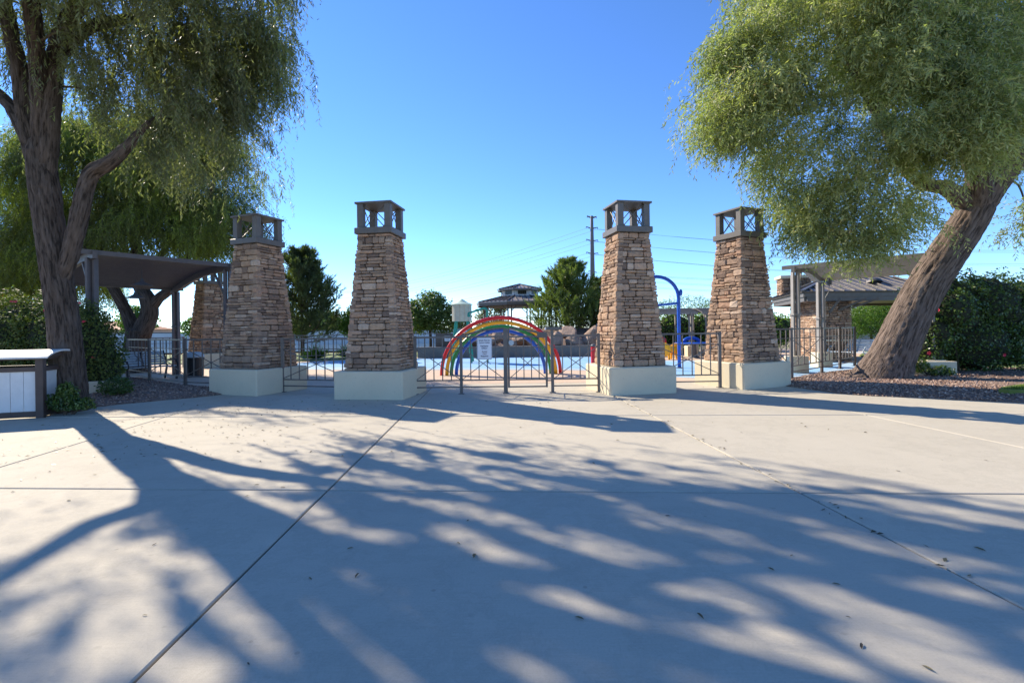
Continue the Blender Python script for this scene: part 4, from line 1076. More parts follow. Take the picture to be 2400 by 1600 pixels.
# ------------------------------------------------------------------ benches and litter bin
def bench(label, loc, rz, mat, frame, W=1.5):
    """local: sits facing +x, length along y"""
    t = thing('park_bench', label, 'bench', loc, rz, 'metal park benches')
    for y in (-W / 2, W / 2):
        m = MB()
        pts, rr = catmull([(.10, y, .44), (-.12, y, .42), (-.30, y, .5), (-.42, y, .78), (-.52, y, 1.0)], [.025] * 5, 4); m.tube(pts, rr, 6)
        pts, rr = catmull([(.12, y, .44), (.34, y, .44), (.44, y, .50), (.40, y, .60), (.31, y, .62)], [.025] * 5, 4); m.tube(pts, rr, 6)
        m.build('side_frame', M[frame], t)
        for a, b in (((.30, y, .44), (.36, y, 0)), ((-.28, y, .46), (-.44, y, 0))):
            MB().bar(a, b, .05, .055).build('leg', M[frame], t)
        pts, rr = catmull([(.36, y, .64), (.28, y, .70), (-.05, y, .69), (-.38, y, .66)], [.028] * 4, 4); MB().tube(pts, rr, 6).build('armrest', M[frame], t)
    for k in range(7): 
        x = .40 - .1 * k; z = .462 - .0 + (.02 if k == 0 else 0)
        MB().box((x, 0, z), (.075, W - .05, .022)).build('seat_slat', M[mat], t)
    for k in range(6):
        f = k / 5; MB().box((-.31 - .2 * f, 0, .54 + .42 * f), (.022, W - .05, .072), mtx=Euler((0, -.42, 0)).to_matrix()).build('back_slat', M[mat], t)
    MB().box((-.40, 0, .72), (.05, .05, .56), mtx=Euler((0, -.42, 0)).to_matrix()).build('back_strut', M[frame], t)
    return t
bench('dark metal bench with pale slatted back in shade behind the metal fence', (-12.75, 16.9, 0), -.5, 'slate', 'black', 1.5)
bench('pale metal bench with scrolled arms behind the sunlit fence close to the leaning trunk', (14.35, 20.4, 0), math.pi + .35, 'palemetal', 'slate', 1.5)
lb = thing('litter_bin', 'dark round litter bin standing under the shaded pergola post behind the fence', 'bin', (-11.9, 18.1, 0))
MB().lathe([(.28, 0), (.3, .05), (.31, .66), (.33, .68), (.33, .72)], 24).build('body', M['black'], lb, smooth=False)
MB().lathe([(.34, .725), (.34, .77), (.24, .90), (.14, .93), (.13, .90)], 24).build('lid', M['slate'], lb)

# low cream retaining wall by the hedge
rw = thing('retaining_wall', 'low cream stucco wall at the foot of the glossy hedge by the leaning trunk', 'wall', (11.32, 13.55, 0.05), -.15)
MB().box((.48, 0, .2), (.95, .2, .62)).build('wall_body', M['stucco'], rw, bevel=.012)
MB().box((-.06, .5, .18), (.18, 1.1, .6)).build('return_wall', M['stucco'], rw, bevel=.012)
rw2 = thing('retaining_wall', 'low cream stucco wall in deep shade behind the small shrub near the bench', 'wall', (-10.9, 12.2, 0), .3)
MB().box((.35, 0, .2), (1.0, .18, .45)).build('wall_body', M['stucco'], rw2, bevel=.012)

# ------------------------------------------------------------------ splash pad toys
rb = thing('rainbow_arch', 'four coloured arching spray pipes forming a rainbow behind the arched gate', 'rainbow arch', (-.40, 17.35, 0), .03)
for nm, r, h, dx, dy in (('red', 2.13, 2.03, 0, 0), ('yellow', 1.95, 1.86, .01, -.03), ('green', 1.79, 1.71, .0, .03), ('purpleblue', 1.60, 1.57, -.01, .06)):
    pts = [(dx + r * -math.cos(math.pi * k / 48), dy, h * math.sin(math.pi * k / 48) ** .96) for k in range(49)]
    o = MB().tube(pts, .064, 14).build('arch_pipe', M[nm if nm != 'purpleblue' else 'blue'], rb, smooth=True)
    o['label'] = {'red': 'red outer pipe', 'yellow': 'yellow pipe', 'green': 'green pipe', 'purpleblue': 'blue inner pipe'}[nm]

tw = thing('toy_water_tower', 'small cream toy water tower with mint cone roof on splayed teal legs', 'water tower', (-2.5, 24.3, 0))
MB().lathe([(.46, 2.05), (.485, 2.05), (.485, 2.9), (.46, 2.9)], 26).build('tank', M['cream'], tw)
for k in range(13):
    a = 2 * math.pi * (k + .5) / 13; MB().box((.488 * math.cos(a), .488 * math.sin(a), 2.475), (.012, .02, .84), a).build('stave_seam', M['tan'], tw)
MB().lathe([(.0, 3.17), (.03, 3.17), (.30, 3.0), (.54, 2.90), (.545, 2.875), (.48, 2.88)], 26).build('cone_roof', M['mint'], tw)
for sx in (-1, 1):
    for sy in (-1, 1): MB().tube([(sx * .28, sy * .28, 2.07), (sx * .50, sy * .5, 0)], .05, 10).build('leg', M['teal'], tw)
for z, q in ((.85, .41), (1.6, .325)):
    for a, b in (((-q, -q), (q, -q)), ((q, -q), (q, q)), ((q, q), (-q, q)), ((-q, q), (-q, -q))):
        MB().tube([(*a, z), (*b, z)], .022, 6).build('cross_brace', M['teal'], tw)
sp = thing('teal_spout', 'teal water spout pipe reaching up beside the toy tower tank in front of the gazebo', 'spout', (-2.0, 24.0, 0))
pts, rr = catmull([(-.08, -.55, 2.33), (-.08, -.55, 2.42), (.15, -.5, 2.5), (.5, -.42, 2.62), (.68, -.4, 2.66), (.78, -.4, 2.60), (.80, -.4, 2.45), (.80, -.4, 1.5), (.80, -.4, 0)], [.05] * 9, 4)
MB().tube(pts, rr, 10).build('pipe', M['teal'], sp, smooth=True)
MB().lathe([(.05, 0), (.075, .02), (.075, .1), (.05, .12)], 14, (-.08, -.55, 2.24)).build('nozzle', M['teal'], sp)

bp = thing('blue_arch_pipe', 'tall blue arched spray pipe with crossbar rising between the two sunlit pillars', 'spray pipe', (5.68, 18.9, 0), .03)
pts = [(-.86, 0, 0), (-.86, 0, 1.4), (-.86, 0, 2.7)] + [(-.86 * math.cos(math.pi * k / 16), 0, 2.75 + .84 * math.sin(math.pi * k / 16)) for k in range(17)] + [(.86, 0, 2.7), (.86, 0, 1.4), (.86, 0, 0)]
MB().tube(pts, .068, 14).build('pipe', M['blue'], bp, smooth=True)
MB().tube([(-.86, 0, 2.40), (.86, 0, 2.55)], .045, 10).build('crossbar', M['blue'], bp)
MB().lathe([(0, -.13), (.05, -.11), (.065, 0), (.06, .07), (.03, .12), (0, .13)], 14, (.93, -.06, 2.96)).build('spray_head', M['blue'], bp, smooth=True)
MB().lathe([(.13, 0), (.13, .02), (.08, .03)], 16, (.86, 0, .01)).build('foot_plate', M['steel'], bp)

rp = thing('red_spray_post', 'short red spray post with dark dome cap beside the sunlit pillar', 'spray post', (3.57, 21.2, 0))
MB().lathe([(.12, 0), (.12, .80), (.1, .805)], 20).build('post_body', M['red'], rp)
MB().lathe([(.125, .81), (.12, .86), (.08, .91), (.0, .93)], 20).build('dome_cap', M['steel'], rp)
MB().box((.115, -.02, .38), (.05, .06, .08)).build('nozzle', M['panel'], rp)
ys = thing('yellow_spray_toy', 'yellow spray toy with two round discs and short legs beyond the sunlit pillar', 'spray toy', (7.95, 24.4, 0), .5)
for x, r in ((-.42, .36), (.40, .31)):
    m = MB().lathe([(0, -.05), (r * .7, -.05), (r, -.03), (r, .03), (r * .7, .05), (0, .05)], 22)
    o = m.build('disc', M['yellow'], ys); o.location = (x, 0, .5); o.rotation_euler = (0, math.pi / 2, .35)
o = MB().lathe([(.14, -.36), (.19, -.1), (.19, .1), (.15, .36)], 16).build('barrel', M['yellow'], ys); o.location = (0, 0, .5); o.rotation_euler = (0, math.pi / 2, 0)
for x in (-.2, .25):
    for y in (-.12, .12): MB().tube([(x, y, .42), (x * 1.2, y * 1.6, 0)], .05, 8).build('leg', M['yellow'], ys)
bt = thing('blue_play_table', 'blue play table with rounded blue hump on top near the shade structure pedestal', 'play table', (9.55, 25.4, 0))
MB().lathe([(.0, .72), (.95, .72), (1.0, .75), (.95, .80), (.0, .82)], 26).build('table_top', M['blue'], bt)
MB().tube([(-.12 + .42 * math.cos(math.pi * k / 10), 0, .80 + .24 * math.sin(math.pi * k / 10)) for k in range(11)], .09, 10).build('hump', M['blue'], bt, smooth=True)
MB().lathe([(.35, 0), (.16, .1), (.12, .7)], 16).build('pedestal', M['wallgrey'], bt)
fr = thing('red_spray_toy', 'small red rounded spray toy just visible beside the sunlit pillar above the yellow discs', 'spray toy', (8.3, 26.6, 0))
MB().lathe([(.12, 0), (.14, .6), (.2, .8), (.17, 1.0), (.0, 1.1)], 16).build('body', M['red'], fr, smooth=True)
MB().lathe([(.2, 0), (.2, .03), (.13, .04)], 16).build('foot_plate', M['steel'], fr)

# ------------------------------------------------------------------ walls, boulders, gazebo mound
cw = thing('concrete_wall', 'long low grey concrete wall at the back of the shallow pool', 'wall', (-.2, 28.0, 0), -.02)
MB().box((0, .2, .29), (10.6, .4, .62)).build('wall_body', M['wallgrey'], cw, bevel=.015)
MB().box((0, .19, .62), (10.66, .46, .05)).build('coping', M['wallgrey'], cw)
ew = thing('equipment_wall', 'tall dark brown block wall carrying a small notice near the teal tower legs', 'wall', (-3.45, 28.45, 0))
MB().box((0, .2, .7), (2.1, .3, 1.45)).build('wall_body', mat_concrete('dark_block', (.13, .105, .09), (.1, .08, .07), (.16, .13, .11), 2), ew)
MB().box((-.35, .04, 1.12), (.34, .012, .30)).build('notice_plate', M['signwhite'], ew)
for k in range(3): MB().box((-.35, .032, 1.2 - .07 * k), (.24, .004, .018)).build('print_line', M['ink2'], ew)
v = []; f = []; nx, ny = 26, 22
mr = np.random.RandomState(9)
for j in range(ny + 1):
    for i in range(nx + 1):
        x = -5.2 + 17.0 * i / nx; y = 28.6 + 22 * j / ny
        e = min(1, (y - 28.6) / 5.0) * min(1, max(0, (50.6 - y) / 5)) * min(1, (x + 5.2) / 3.5) * min(1, (11.8 - x) / 4.5)
        v.append((x, y, -.1 + 1.75 * max(0, e) ** .8 + mr.uniform(-.05, .05)))
for j in range(ny):
    for i in range(nx):
        a = j * (nx + 1) + i; f.append((a, a + 1, a + nx + 2, a + nx + 1))
mesh_obj('rock_mound', pydata('rock_mound', v, f, True), M['soil'], None, 'structure')

def boulder(loc, size, seed, label):
    rs = np.random.RandomState(seed); bm = bmesh.new(); bmesh.ops.create_icosphere(bm, subdivisions=3, radius=1)
    cuts = [(Vector(rs.normal(0, 1, 3)).normalized(), rs.uniform(.55, .85)) for _ in range(9)]
    for q in bm.verts:
        p = q.co.normalized()
        r = 1 + .12 * math.sin(3 * p.x + seed) * math.cos(4 * p.y - seed) + .06 * math.sin(9 * p.z + 2 * p.x + seed)
        for n_, d_ in cuts:
            e = p.dot(n_) * r
            if e > d_: r *= d_ / e * .96 + .04
        q.co = Vector((p.x * size[0], p.y * size[1], p.z * size[2])) * r
    me = bpy.data.meshes.new('boulder'); bm.to_mesh(me); bm.free()
    o = mesh_obj('boulder', me, M['rock']); o.location = loc; o.rotation_euler = (0, 0, rs.uniform(0, 6))
    return tag(o, label, 'boulder', 'boulders on the mound behind the pool wall')
Y0 = 28.9
BL = [((1330, 780), (.95, .7, .42), 29.6, 'broad flat tan boulder topping the pile under the pine'), ((1350, 805), (.75, .6, .62), 28.9, 'square tan boulder standing on the pool wall under the pine'),
      ((1300, 800), (.6, .6, .6), 28.8, 'rounded boulder right behind the gate post with the grey box'), ((1395, 785), (.85, .7, .65), 29.4, 'boulder in shade touching the sunlit pillar edge'),
      ((1380, 800), (.55, .5, .5), 28.9, 'dark boulder between the red post and the pine'), ((1225, 793), (.85, .6, .38), 29.5, 'long flat brown boulder seen through the gate leaf'),
      ((1230, 780), (1.0, .7, .26), 30.4, 'thin flat pale slab rock highest in the gate opening'), ((1250, 806), (.45, .4, .26), 28.8, 'small half round rock on the wall behind the blue pipe'),
      ((1195, 806), (.42, .4, .24), 28.8, 'small pale rock on the wall beside the thick centre post'), ((1150, 800), (.6, .5, .36), 29.0, 'pale broken rock just beyond the white notice sign'),
      ((1165, 790), (.45, .4, .48), 29.4, 'upright pale rock next to the white notice sign'), ((1168, 772), (.7, .5, .5), 31.4, 'orange brown block of rock beneath the gazebo'),
      ((1120, 800), (.7, .5, .42), 29.2, 'grey brown boulder behind the white notice sign'), ((1090, 796), (.6, .5, .5), 29.6, 'grey boulder near the teal tower leg'),
      ((1265, 784), (.65, .5, .34), 30.3, 'mottled boulder above the half round rock'), ((1415, 775), (.7, .6, .6), 30.2, 'pinkish boulder high up behind the sunlit pillar')]
for k, (px, sz, y, lab) in enumerate(BL):
    q = P(px[0], px[1], y); boulder((q.x, y, q.z), sz, 100 + k, lab)
bush('low_plant', 'low yellow green plant among the rocks under the gazebo', 'plant', tuple(P(1150, 775, 32.0)), [((0, 0, 0), (.55, .4, .28))], 500, .12, M['leaf_bright'], 91, stem=False)
bush('desert_shrub', 'straw coloured grassy shrub by the gazebo steps near the pine', 'shrub', tuple(P(1268, 764, 33.0)), [((0, 0, .1), (.5, .4, .4))], 600, .2, M['grass'], 92, stem=False, aspect=.12)

gz = thing('gazebo', 'octagonal two tiered gazebo with dark seamed roof on the rocky mound', 'gazebo', (.68, 40.0, 0), .12)
NS = 8; ph = math.pi / 8
def octp(r, z, k): a = 2 * math.pi * k / NS + ph; return Vector((r * math.cos(a), r * math.sin(a), z))
def tier(rb_, rt, zb, zt, th=.10, seams=7, fascia=.22):
    for k in range(NS):
        a, b, c, d = octp(rb_, zb, k), octp(rb_, zb, k + 1), octp(rt, zt, k + 1), octp(rt, zt, k)
        dn = Vector((0, 0, -th))
        MB().add([a, b, c, d, a + dn, b + dn, c + dn, d + dn], [(0, 1, 2, 3), (7, 6, 5, 4), (0, 4, 5, 1), (1, 5, 6, 2), (2, 6, 7, 3), (3, 7, 4, 0)]).build('roof_panel', M['gazeboroof'], gz)
        n_ = ((b - a).cross(d - a)).normalized() * .035
        m = MB()
        for s in range(1, seams):
            t = s / seams; lo = a.lerp(b, t); mid = (a + b) / 2; top = d.lerp(c, t)
            if rt < .4: 
                e = abs(t - .5) * 2; top = lo.lerp(d.lerp(c, t), 1 - e); top = lo + (mid.lerp((c + d) / 2, 1 - e) - mid) if e < 1 else lo
            else:
                w = (c - d).length / (b - a).length; e = (abs(t - .5) * 2 - w) / (1 - w)
                top = lo + ((c + d) / 2 - mid) * (1 if e <= 0 else 1 - e)
            m.bar(lo + n_, top + n_, .04, .05)
        m.bar(a + n_, d + n_, .09, .07)
        m.build('roof_seam', M['seam'], gz, 'stuff')
        if fascia: MB().bar(octp(rb_ - .06, zb - th - fascia / 2 + .02, k), octp(rb_ - .06, zb - th - fascia / 2 + .02, k + 1), .05, fascia).build('fascia', M['grey'], gz)
tier(3.75, 1.62, 3.78, 4.30)
tier(1.92, .05, 4.88, 5.33, .08, 5, .1)
for k in range(NS):
    a, b = octp(1.55, 4.5, k), octp(1.55, 4.5, k + 1)
    MB().bar(a, b, .08, .72).build('cupola_wall', M['panel'], gz)
    mid = (a + b) / 2; out = Vector((mid.x, mid.y, 0)).normalized(); d = (b - a).normalized()
    w = MB().bar(mid - d * .34 + out * .045 + Vector((0, 0, .07)), mid + d * .34 + out * .045 + Vector((0, 0, .07)), .03, .30).build('window', M['darkglass'], gz)
    for s in (-1, 0, 1): MB().bar(mid + d * .17 * s + out * .065 + Vector((0, 0, -.07)), mid + d * .17 * s + out * .065 + Vector((0, 0, .21)), .02).build('muntin', M['grey'], w)
    p = octp(3.05, 0, k)
    for s in (-1, 1):
        q = p + d * .0 + Vector((-p.y, p.x, 0)).normalized() * .14 * s
        MB().bar(q + Vector((0, 0, 1.5)), q + Vector((0, 0, 3.62)), .1, .14).build('post', M['grey'], gz)
        q2 = p + Vector((-p.y, p.x, 0)).normalized() * .62 * s
        MB().bar(q + Vector((0, 0, 3.05)), q2 + Vector((0, 0, 3.5)), .05, .06).build('brace', M['grey'], gz)
    a, b = octp(3.05, 0, k), octp(3.05, 0, k + 1)
    if k not in (5,):
        for z in (2.62, 1.75): MB().bar(a + Vector((0, 0, z)), b + Vector((0, 0, z)), .035, .045).build('rail', M['steel'], gz)
        for s in range(1, 12): MB().bar(a.lerp(b, s / 12) + Vector((0, 0, 1.76)), a.lerp(b, s / 12) + Vector((0, 0, 2.6)), .018).build('baluster', M['steel'], gz)
MB().prism([(octp(3.5, 0, k).x, octp(3.5, 0, k).y) for k in range(NS)], 1.2, 1.62).build('floor_slab', M['wallgrey'], gz)
MB().prism([(octp(2.9, 0, k).x, octp(2.9, 0, k).y) for k in range(NS)], 3.45, 3.5).build('ceiling', M['grey'], gz)

# ------------------------------------------------------------------ pavilion
pv = thing('pavilion', 'stone pavilion with wide dark hipped metal roof behind the pedestal pergola', 'pavilion', (12.33, 20.5, 0), .0)
c4 = [Vector((0, 0, 3.06)), Vector((7.4, .3, 3.06)), Vector((9.3, 6.2, 3.06)), Vector((1.75, 5.8, 3.06))]
r1, r2 = Vector((3.15, 2.75, 3.98)), Vector((5.6, 3.1, 3.98))
def roof_face(vs, ns):
    n_ = ((vs[1] - vs[0]).cross(vs[-1] - vs[0])).normalized()
    dn = -n_ * .07; k = len(vs)
    MB().add(list(vs) + [q + dn for q in vs], [tuple(range(k)), tuple(range(2 * k - 1, k - 1, -1))] + [(i, i + k, (i + 1) % k + k, (i + 1) % k) for i in range(k)]).build('roof_panel', M['roofmetal'], pv)
    a, b = vs[0], vs[1]; ax = (b - a); m = MB()
    perp = n_.cross(ax.normalized())
    for s in range(1, ns):
        lo = a + ax * s / ns; best = None
        for i in range(1, k):
            p, q = vs[i], vs[(i + 1) % k]
            # intersect line lo+perp*u with edge p-q in the roof plane
            e = q - p; ex = ax.normalized(); 
            p2 = ((p - lo).dot(ex), (p - lo).dot(perp)); q2 = ((q - lo).dot(ex), (q - lo).dot(perp))
            if p2[0] * q2[0] < 0:
                t = p2[0] / (p2[0] - q2[0]); u = p2[1] + (q2[1] - p2[1]) * t
                if u > .02: best = u if best is None else min(best, u)
        if best: m.bar(lo + n_ * .02, lo + perp * best + n_ * .02, .03, .05, up=n_)
    m.build('roof_seam', M['roofmetal'], pv, 'stuff')
roof_face([c4[0], c4[1], r2, r1], 16); roof_face([c4[3], c4[0], r1], 13); roof_face([c4[1], c4[2], r2], 12); roof_face([c4[2], c4[3], r1, r2], 16)
for a, b in ((c4[0], r1), (c4[1], r2), (c4[3], r1), (c4[2], r2), (r1, r2)):
    MB().bar(a + Vector((0, 0, .03)), b + Vector((0, 0, .03)), .14, .06).build('ridge_cap', M['roofmetal'], pv)
for k in range(4):
    a, b = c4[k], c4[(k + 1) % 4]; cen = sum(c4, Vector()) / 4
    ia, ib = a + (cen - a) * .03, b + (cen - b) * .03
    MB().bar(ia + Vector((0, 0, -.15)), ib + Vector((0, 0, -.15)), .05, .17).build('fascia', M['grey'], pv)
    ia, ib = a + (cen - a) * .06, b + (cen - b) * .06
    MB().bar(ia + Vector((0, 0, -.32)), ib + Vector((0, 0, -.32)), .16, .2).build('eave_beam', M['grey'], pv)
m = MB(); q = [c + (sum(c4, Vector()) / 4 - c) * .05 + Vector((0, 0, -.26)) for c in c4]
m.add(q + [v_ + Vector((0, 0, -.03)) for v_ in q], [(0, 1, 2, 3), (7, 6, 5, 4)]).build('soffit', M['grey'], pv)
# stone wall block, near corner towards the plaza
wx, wy, wa = 1.12, .55, .295
W1, D1_ = 1.35, 5.0
wrot = Matrix.Rotation(-wa, 3, 'Z')
core = MB()
def wl(u, v_, z): return Vector((wx, wy, 0)) + Matrix.Rotation(-wa * 0, 3, 'Z') @ Vector((u, 0, 0)) + Vector((math.sin(wa) * v_, math.cos(wa) * v_, 0)) + Vector((0, 0, z))
a, b, c, d = wl(.06, .06, 0), wl(W1 - .06, .06, 0), wl(W1 - .06, D1_ - .06, 0), wl(.06, D1_ - .06, 0)
core.prism([(q.x, q.y) for q in (a, b, c, d)], -.02, 2.78).build('wall_core', M['mortar'], pv)
items = []; r = random.Random(77)
for (x, z, L, h) in course_stones(0, 0, 2.76, r, .18, .5, (.15, .22), width=lambda zz: W1 / 2):
    items.append((Matrix.Translation(wl(W1 / 2 + x, .05, z)) @ Matrix.Diagonal((L - .012, .13, h - .012, 1)), r.randrange(10)))
rt = Matrix.Rotation(-math.pi / 2 - wa, 4, 'Z')
for (x, z, L, h) in course_stones(0, 0, 2.76, r, .2, .6, (.16, .24), width=lambda zz: D1_ / 2):
    items.append((Matrix.Translation(wl(.05, D1_ / 2 - x, z)) @ rt @ Matrix.Diagonal((L - .012, .13, h - .012, 1)), r.randrange(10)))
place_stones(pv, items, 290)
MB().box(wl(W1 / 2, -.01, .95) , (W1 + .1, .2, .07)).build('stone_ledge', M['stucco'], pv)
ch = thing('stone_chimney', 'square stone chimney with pale cap rising through the pavilion roof', 'chimney', (14.95, 25.6, 2.9), -.25)
MB().box((0, 0, .55), (1.25, .9, 1.3)).build('core', M['mortar'], ch)
items = []; r = random.Random(78)
for f_ in range(4):
    rot = Matrix.Rotation(f_ * math.pi / 2, 4, 'Z'); hw, dep = ((.67, .5), (.5, .67))[f_ % 2]
    for (x, z, L, h) in course_stones(0, .0, 1.16, r, .18, .42, (.14, .2), width=lambda zz: hw):
        items.append((rot @ Matrix.Translation((x, -dep + .03, z)) @ Matrix.Diagonal((L - .012, .12, h - .012, 1)), r.randrange(10)))
place_stones(ch, items, 120)
MB().box((0, 0, 1.25), (1.55, 1.2, .16)).build('cap', M['stucco'], ch, bevel=.015)
for k, (dx, dy) in enumerate(((.35, .9), (.75, .8), (1.3, .5))):
    MB().bar((wx + dx, wy - .05, 2.15 + .1 * k), (wx + dx + .8 - .7 * (k == 0), wy - .62, 2.72), .06, .08).build('strut', M['grey'], pv)
vt = MB().lathe([(.34, 0), (.32, .1), (.2, .2), (0, .24)], 20).build('roof_vent', M['roofmetal'], pv); vt.location = (4.2, 1.55, 3.50); vt.rotation_euler = (-.3, 0, 0)

# ------------------------------------------------------------------ power line
pp_ = P(1390, 740, 150.0); PX, PY = pp_.x, 150.0
pole = thing('power_pole', 'tall grey steel power pole with paired arms rising behind the sunlit pine', 'power pole', (PX, PY, 0))
MB().lathe([(1.05, 0), (.45, 36.4), (.4, 36.5)], 14).build('shaft', M['steel'], pole, smooth=True)
arms = []
for z, w, s in ((35.9, 1.3, .2), (32.6, 1.65, .13), (28.7, 1.65, .13), (24.7, 1.65, .13), (19.0, 1.0, .08), (17.2, 1.0, .08), (15.5, 1.0, .08)):
    for sg in (-1, 1):
        tip = Vector((sg * w, -sg * .8, z + .45 + (.3 if sg < 0 else -.3)))
        MB().tube([(0, 0, z), tip], [s * 1.5, s], 6).build('arm', M['steel'], pole)
        MB().tube([tip, tip + Vector((0, 0, -.5))], .09, 5).build('insulator', M['steel'], pole)
        arms.append((Vector((PX, PY, 0)) + tip + Vector((0, 0, -.5)), z))
far = thing('power_pole', 'tiny distant power pole with crossarms behind the dark pine near the shaded pillar', 'power pole', (-152, 372, 0))
MB().lathe([(.8, 0), (.35, 36.0)], 10).build('shaft', M['steel'], far)
for z, w in ((35.6, 4.2), (31.0, 4.2), (26.5, 4.2)): MB().bar((-w, 0, z), (w, 0, z), .4).build('arm', M['steel'], far)
def wire(a, b, sag, label, group):
    pts = [a.lerp(b, k / 24) - Vector((0, 0, 4 * sag * (k / 24) * (1 - k / 24))) for k in range(25)]
    o = MB().tube([p - a for p in pts], .035, 4, False).build('power_wire', M['steel']); o.location = a
    return tag(o, label, 'power line', group)
rank = {32.6: 'highest wide pair', 28.7: 'second wide pair', 24.7: 'third wide pair', 19.0: 'upper short pair', 17.2: 'middle short pair', 15.5: 'lowest short pair'}
for k, (a, z) in enumerate(arms):
    if z > 35: continue
    sm = z < 20; side = 'farther' if k % 2 == 0 else 'nearer'
    wire(a, Vector((-152 + (3.5 if k % 2 else -3.5), 372, z - .8 if not sm else z)), 6.0, '%s power line of the %s of arms, running to the distant pole' % (side, rank[z]), 'power lines towards the distant pole')
    wire(a, Vector((330, 132 + (3 if k % 2 else -3), z + .5)), 10.5 if not sm else 7, '%s power line of the %s of arms, running past the leaning tree' % (side, rank[z]), 'power lines past the leaning tree')

# ------------------------------------------------------------------ far side of the park
sheet('lake', [(-170, 46), (-5, 40), (-5, 62), (-170, 90)], .03, M['water'], 'structure', .05)
fw = thing('boundary_wall', 'long pale boundary wall across the water beyond the far fence', 'wall', (-45, 66, 0), -.12)
MB().box((0, 0, .8), (95, .4, 1.9)).build('wall_body', M['white'], fw); MB().box((0, 0, 1.8), (95.2, .5, .12)).build('coping', M['wallgrey'], fw)
bw = thing('boundary_wall', 'tan boundary wall beyond the pavilion and feathery trees', 'wall', (50, 62, 0), .1)
MB().box((0, 0, 1.2), (60, .4, 2.6)).build('wall_body', M['tan'], bw); MB().box((0, 0, 2.52), (60.2, .5, .12)).build('coping', M['tan'], bw)
def house(label, loc, w, d, h, rz):
    t = thing('house', label, 'house', loc, rz, 'far houses beyond the lake')
    MB().box((0, 0, h / 2), (w, d, h)).build('wall', M['tan'], t)
    e = .5; MB().add([(-w / 2 - e, -d / 2 - e, h), (w / 2 + e, -d / 2 - e, h), (w / 2 + e, d / 2 + e, h), (-w / 2 - e, d / 2 + e, h), (-w / 2 + d / 2, 0, h + 1.7), (w / 2 - d / 2, 0, h + 1.7)],
        [(3, 2, 1, 0), (0, 1, 5, 4), (1, 2, 5), (2, 3, 4, 5), (3, 0, 4)]).build('roof', M['terracotta'], t)
    for k in range(3): MB().box((-w / 3 + k * w / 3, -d / 2 - .01, h * .55), (1.3, .1, 1.1)).build('window', M['darkglass'], t)
    return t
house('tiled roof house beyond the pale wall seen between the shaded pillars', (-38, 92, 0), 16, 9, 2.6, .1)
house('tiled roof house beyond the pale wall seen past the bench', (-78, 96, 0), 15, 9, 2.6, -.1)
house('tiled roof house beyond the pale wall at the foot of the dark pine', (-55, 98, 0), 14, 9, 2.6, .05)
protos = []
for k, (mt, lab) in enumerate((('leaf_bright', 'bright'), ('leaf_broad', 'dark'), ('leaf_grey', 'grey'))):
    t = bush('park_tree', 'x', 'tree', (0, 0, 0), [((0, 0, 3.2), (2.3, 2.1, 1.6)), ((1.4, .2, 2.6), (1.5, 1.4, 1.1)), ((-1.3, -.2, 2.8), (1.6, 1.4, 1.3)), ((.2, 0, 4.3), (1.3, 1.2, .9))], 3400, .34, M[mt], 200 + k, trunk=([(0, 0, -.1), (.05, 0, 1), (0, 0, 2)], [.2, .16, .13]))
    protos.append(t)
spots = [(-33, 52, 0, .8, 'far bright green tree showing between the distant pillar and the shaded litter bin'), (-24, 50, 1, .7, 'far dark green tree at the foot of the dark pine by the lake'),
         (-45, 58, 0, 1.0, 'far bright green tree seen above the back of the shaded bench'), (-28, 73, 1, 1.0, 'far dark green tree between the dark pine and the young light green tree'),
         (-36, 75, 2, .95, 'far grey green tree across the lake directly behind the dark pine'), (-48, 78, 0, 1.0, 'far bright green tree across the lake touching the edge of the outermost shaded pillar'),
         (-14, 70, 1, .9, 'far dark green tree just behind the round tree by the toy water tower'), (36, 55, 0, .8, 'far bright green tree under the pavilion eaves beside its stone wall'),
         (44, 58, 1, 1.0, 'far dark green tree half hidden by the leaning trunk'), (-8, 74, 2, .9, 'far grey green tree behind the legs of the toy water tower')]
used = set()
for x, y, k, s, lab in spots:
    p = protos[k]
    if k in used:
        q = p.copy(); COL.objects.link(q)
        for ch_ in p.children:
            e = ch_.copy(); COL.objects.link(e); e.parent = q
    else: q = p; used.add(k)
    q.location = (x, y, 0); q.scale = (s, s, s); q.rotation_euler = (0, 0, x * 1.7)
    q['label'] = lab; q['group'] = 'far trees on the horizon'

# ------------------------------------------------------------------ fallen leaves
LP = [(1112, 1303, 1.7), (602, 1136, 1), (663, 1142, 1), (161, 1173, 1.1), (837, 1349, 1), (727, 1356, .8), (821, 1285, 1), (582, 1556, .6), (1074, 1273, .9), (1097, 1220, .7), (362, 1276, .7), (339, 1442, .6), (1565, 1209, .9),
      (1856, 1302, .7), (1807, 1334, .9), (1960, 1369, .9), (1988, 1446, .5), (2019, 1514, .9), (1358, 1449, 1.1), (1641, 1444, 1), (2296, 1287, 1.3), (2174, 1566, 1), (2105, 1104, .9), (1700, 1033, 1), (1888, 1000, 1.1)]
lr = np.random.RandomState(44)
def leaf_mesh(seed):
    r = np.random.RandomState(seed); c = r.uniform(.15, .55)
    v = [(-.5, 0, .0), (-.2, .16, c * .25), (.2, .15, c * .3), (.5, 0, .05), (.2, -.16, c * .35), (-.2, -.15, c * .3), (-.18, 0, .02), (.2, 0, .03)]
    me = pydata('fallen_leaf', v, [(0, 6, 1), (0, 5, 6), (1, 6, 7, 2), (6, 5, 4, 7), (2, 7, 3), (7, 4, 3)])
    a = me.attributes.new('tint', 'FLOAT', 'FACE'); a.data.foreach_set('value', [r.rand()] * 6); me.materials.append(M['litter']); return me
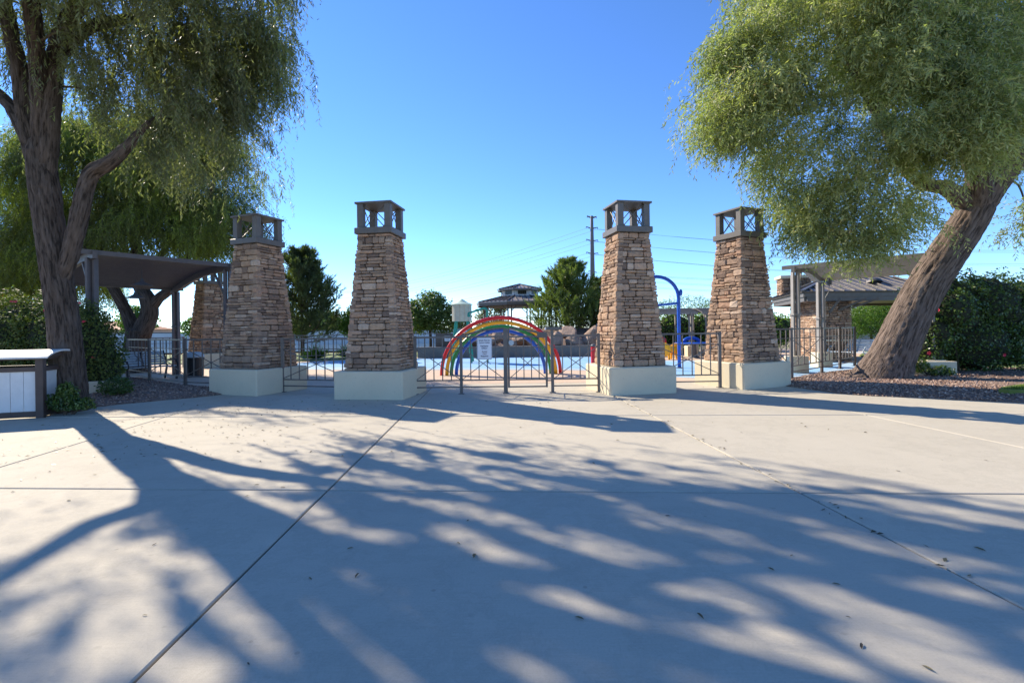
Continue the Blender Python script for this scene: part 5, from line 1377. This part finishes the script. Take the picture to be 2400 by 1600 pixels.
LM = [leaf_mesh(k) for k in range(5)]
for k, (px, py, s) in enumerate(LP):
    q = G(px, py); L = .055 * s
    o = mesh_obj('fallen_leaf', LM[k % 5]); o.location = (q.x, q.y, .003); o.scale = (L, L * .8, L); o.rotation_euler = (lr.uniform(-.1, .1), lr.uniform(-.1, .1), lr.uniform(0, 6.28))
    lj, rj = -1.67 - .045 * q.y, 2.995 - .052 * q.y
    where = 'on the slab towards the bin enclosure' if q.x < lj - .15 else 'beside the joint leading to the white sign pillar' if q.x < lj + .25 else 'on the middle slab' if q.x < rj - .25 else 'beside the joint leading to the blue arch pillar' if q.x < rj + .15 else 'on the slab towards the gravel bed'
    dep = 'at the very front' if q.y < 2.7 else 'well before the cross joint' if q.y < 3.6 else 'just before the cross joint' if q.y < 4.75 else 'beyond the cross joint'
    tag(o, ('large ' if s > 1.2 else 'tiny ' if s < .75 else 'small ') + 'dry leaf lying ' + where + ', ' + dep, 'leaf', 'fallen leaves on the plaza')
n = 620
pts = []
while len(pts) < n:
    c = lr.rand()
    if c < .6: x, y = lr.normal(-5.6, 1.6), lr.normal(8.2, 1.6)
    elif c < .75: x, y = lr.normal(-3.5, 2), lr.normal(10.3, .6)
    elif c < .88: y = lr.uniform(3, 11.5); x = (2.995 - .052 * y) + lr.normal(0, .05)
    else: x, y = lr.uniform(-6, 9), lr.uniform(5, 15.5)
    if y > 2.3 and x > -8.5: pts.append((x, y))
V = []; Tn = []
for x, y in pts:
    L = lr.uniform(.015, .036); a = lr.uniform(0, 6.28); w = L * lr.uniform(.2, .4); z0 = .004
    d = np.array([math.cos(a), math.sin(a), 0]); e = np.array([-d[1], d[0], 0]); c = np.array([x, y, z0])
    h = np.array([0, 0, 1]) * L
    V.append([c - d * L, c + e * w + h * lr.uniform(0, .5), c + d * L + h * lr.uniform(0, .25), c - e * w + h * lr.uniform(0, .4)]); Tn.append(lr.rand())
mesh_obj('leaf_litter', quads_mesh('leaf_litter', np.array(V), np.array(Tn)), M['litter'], None, 'stuff')
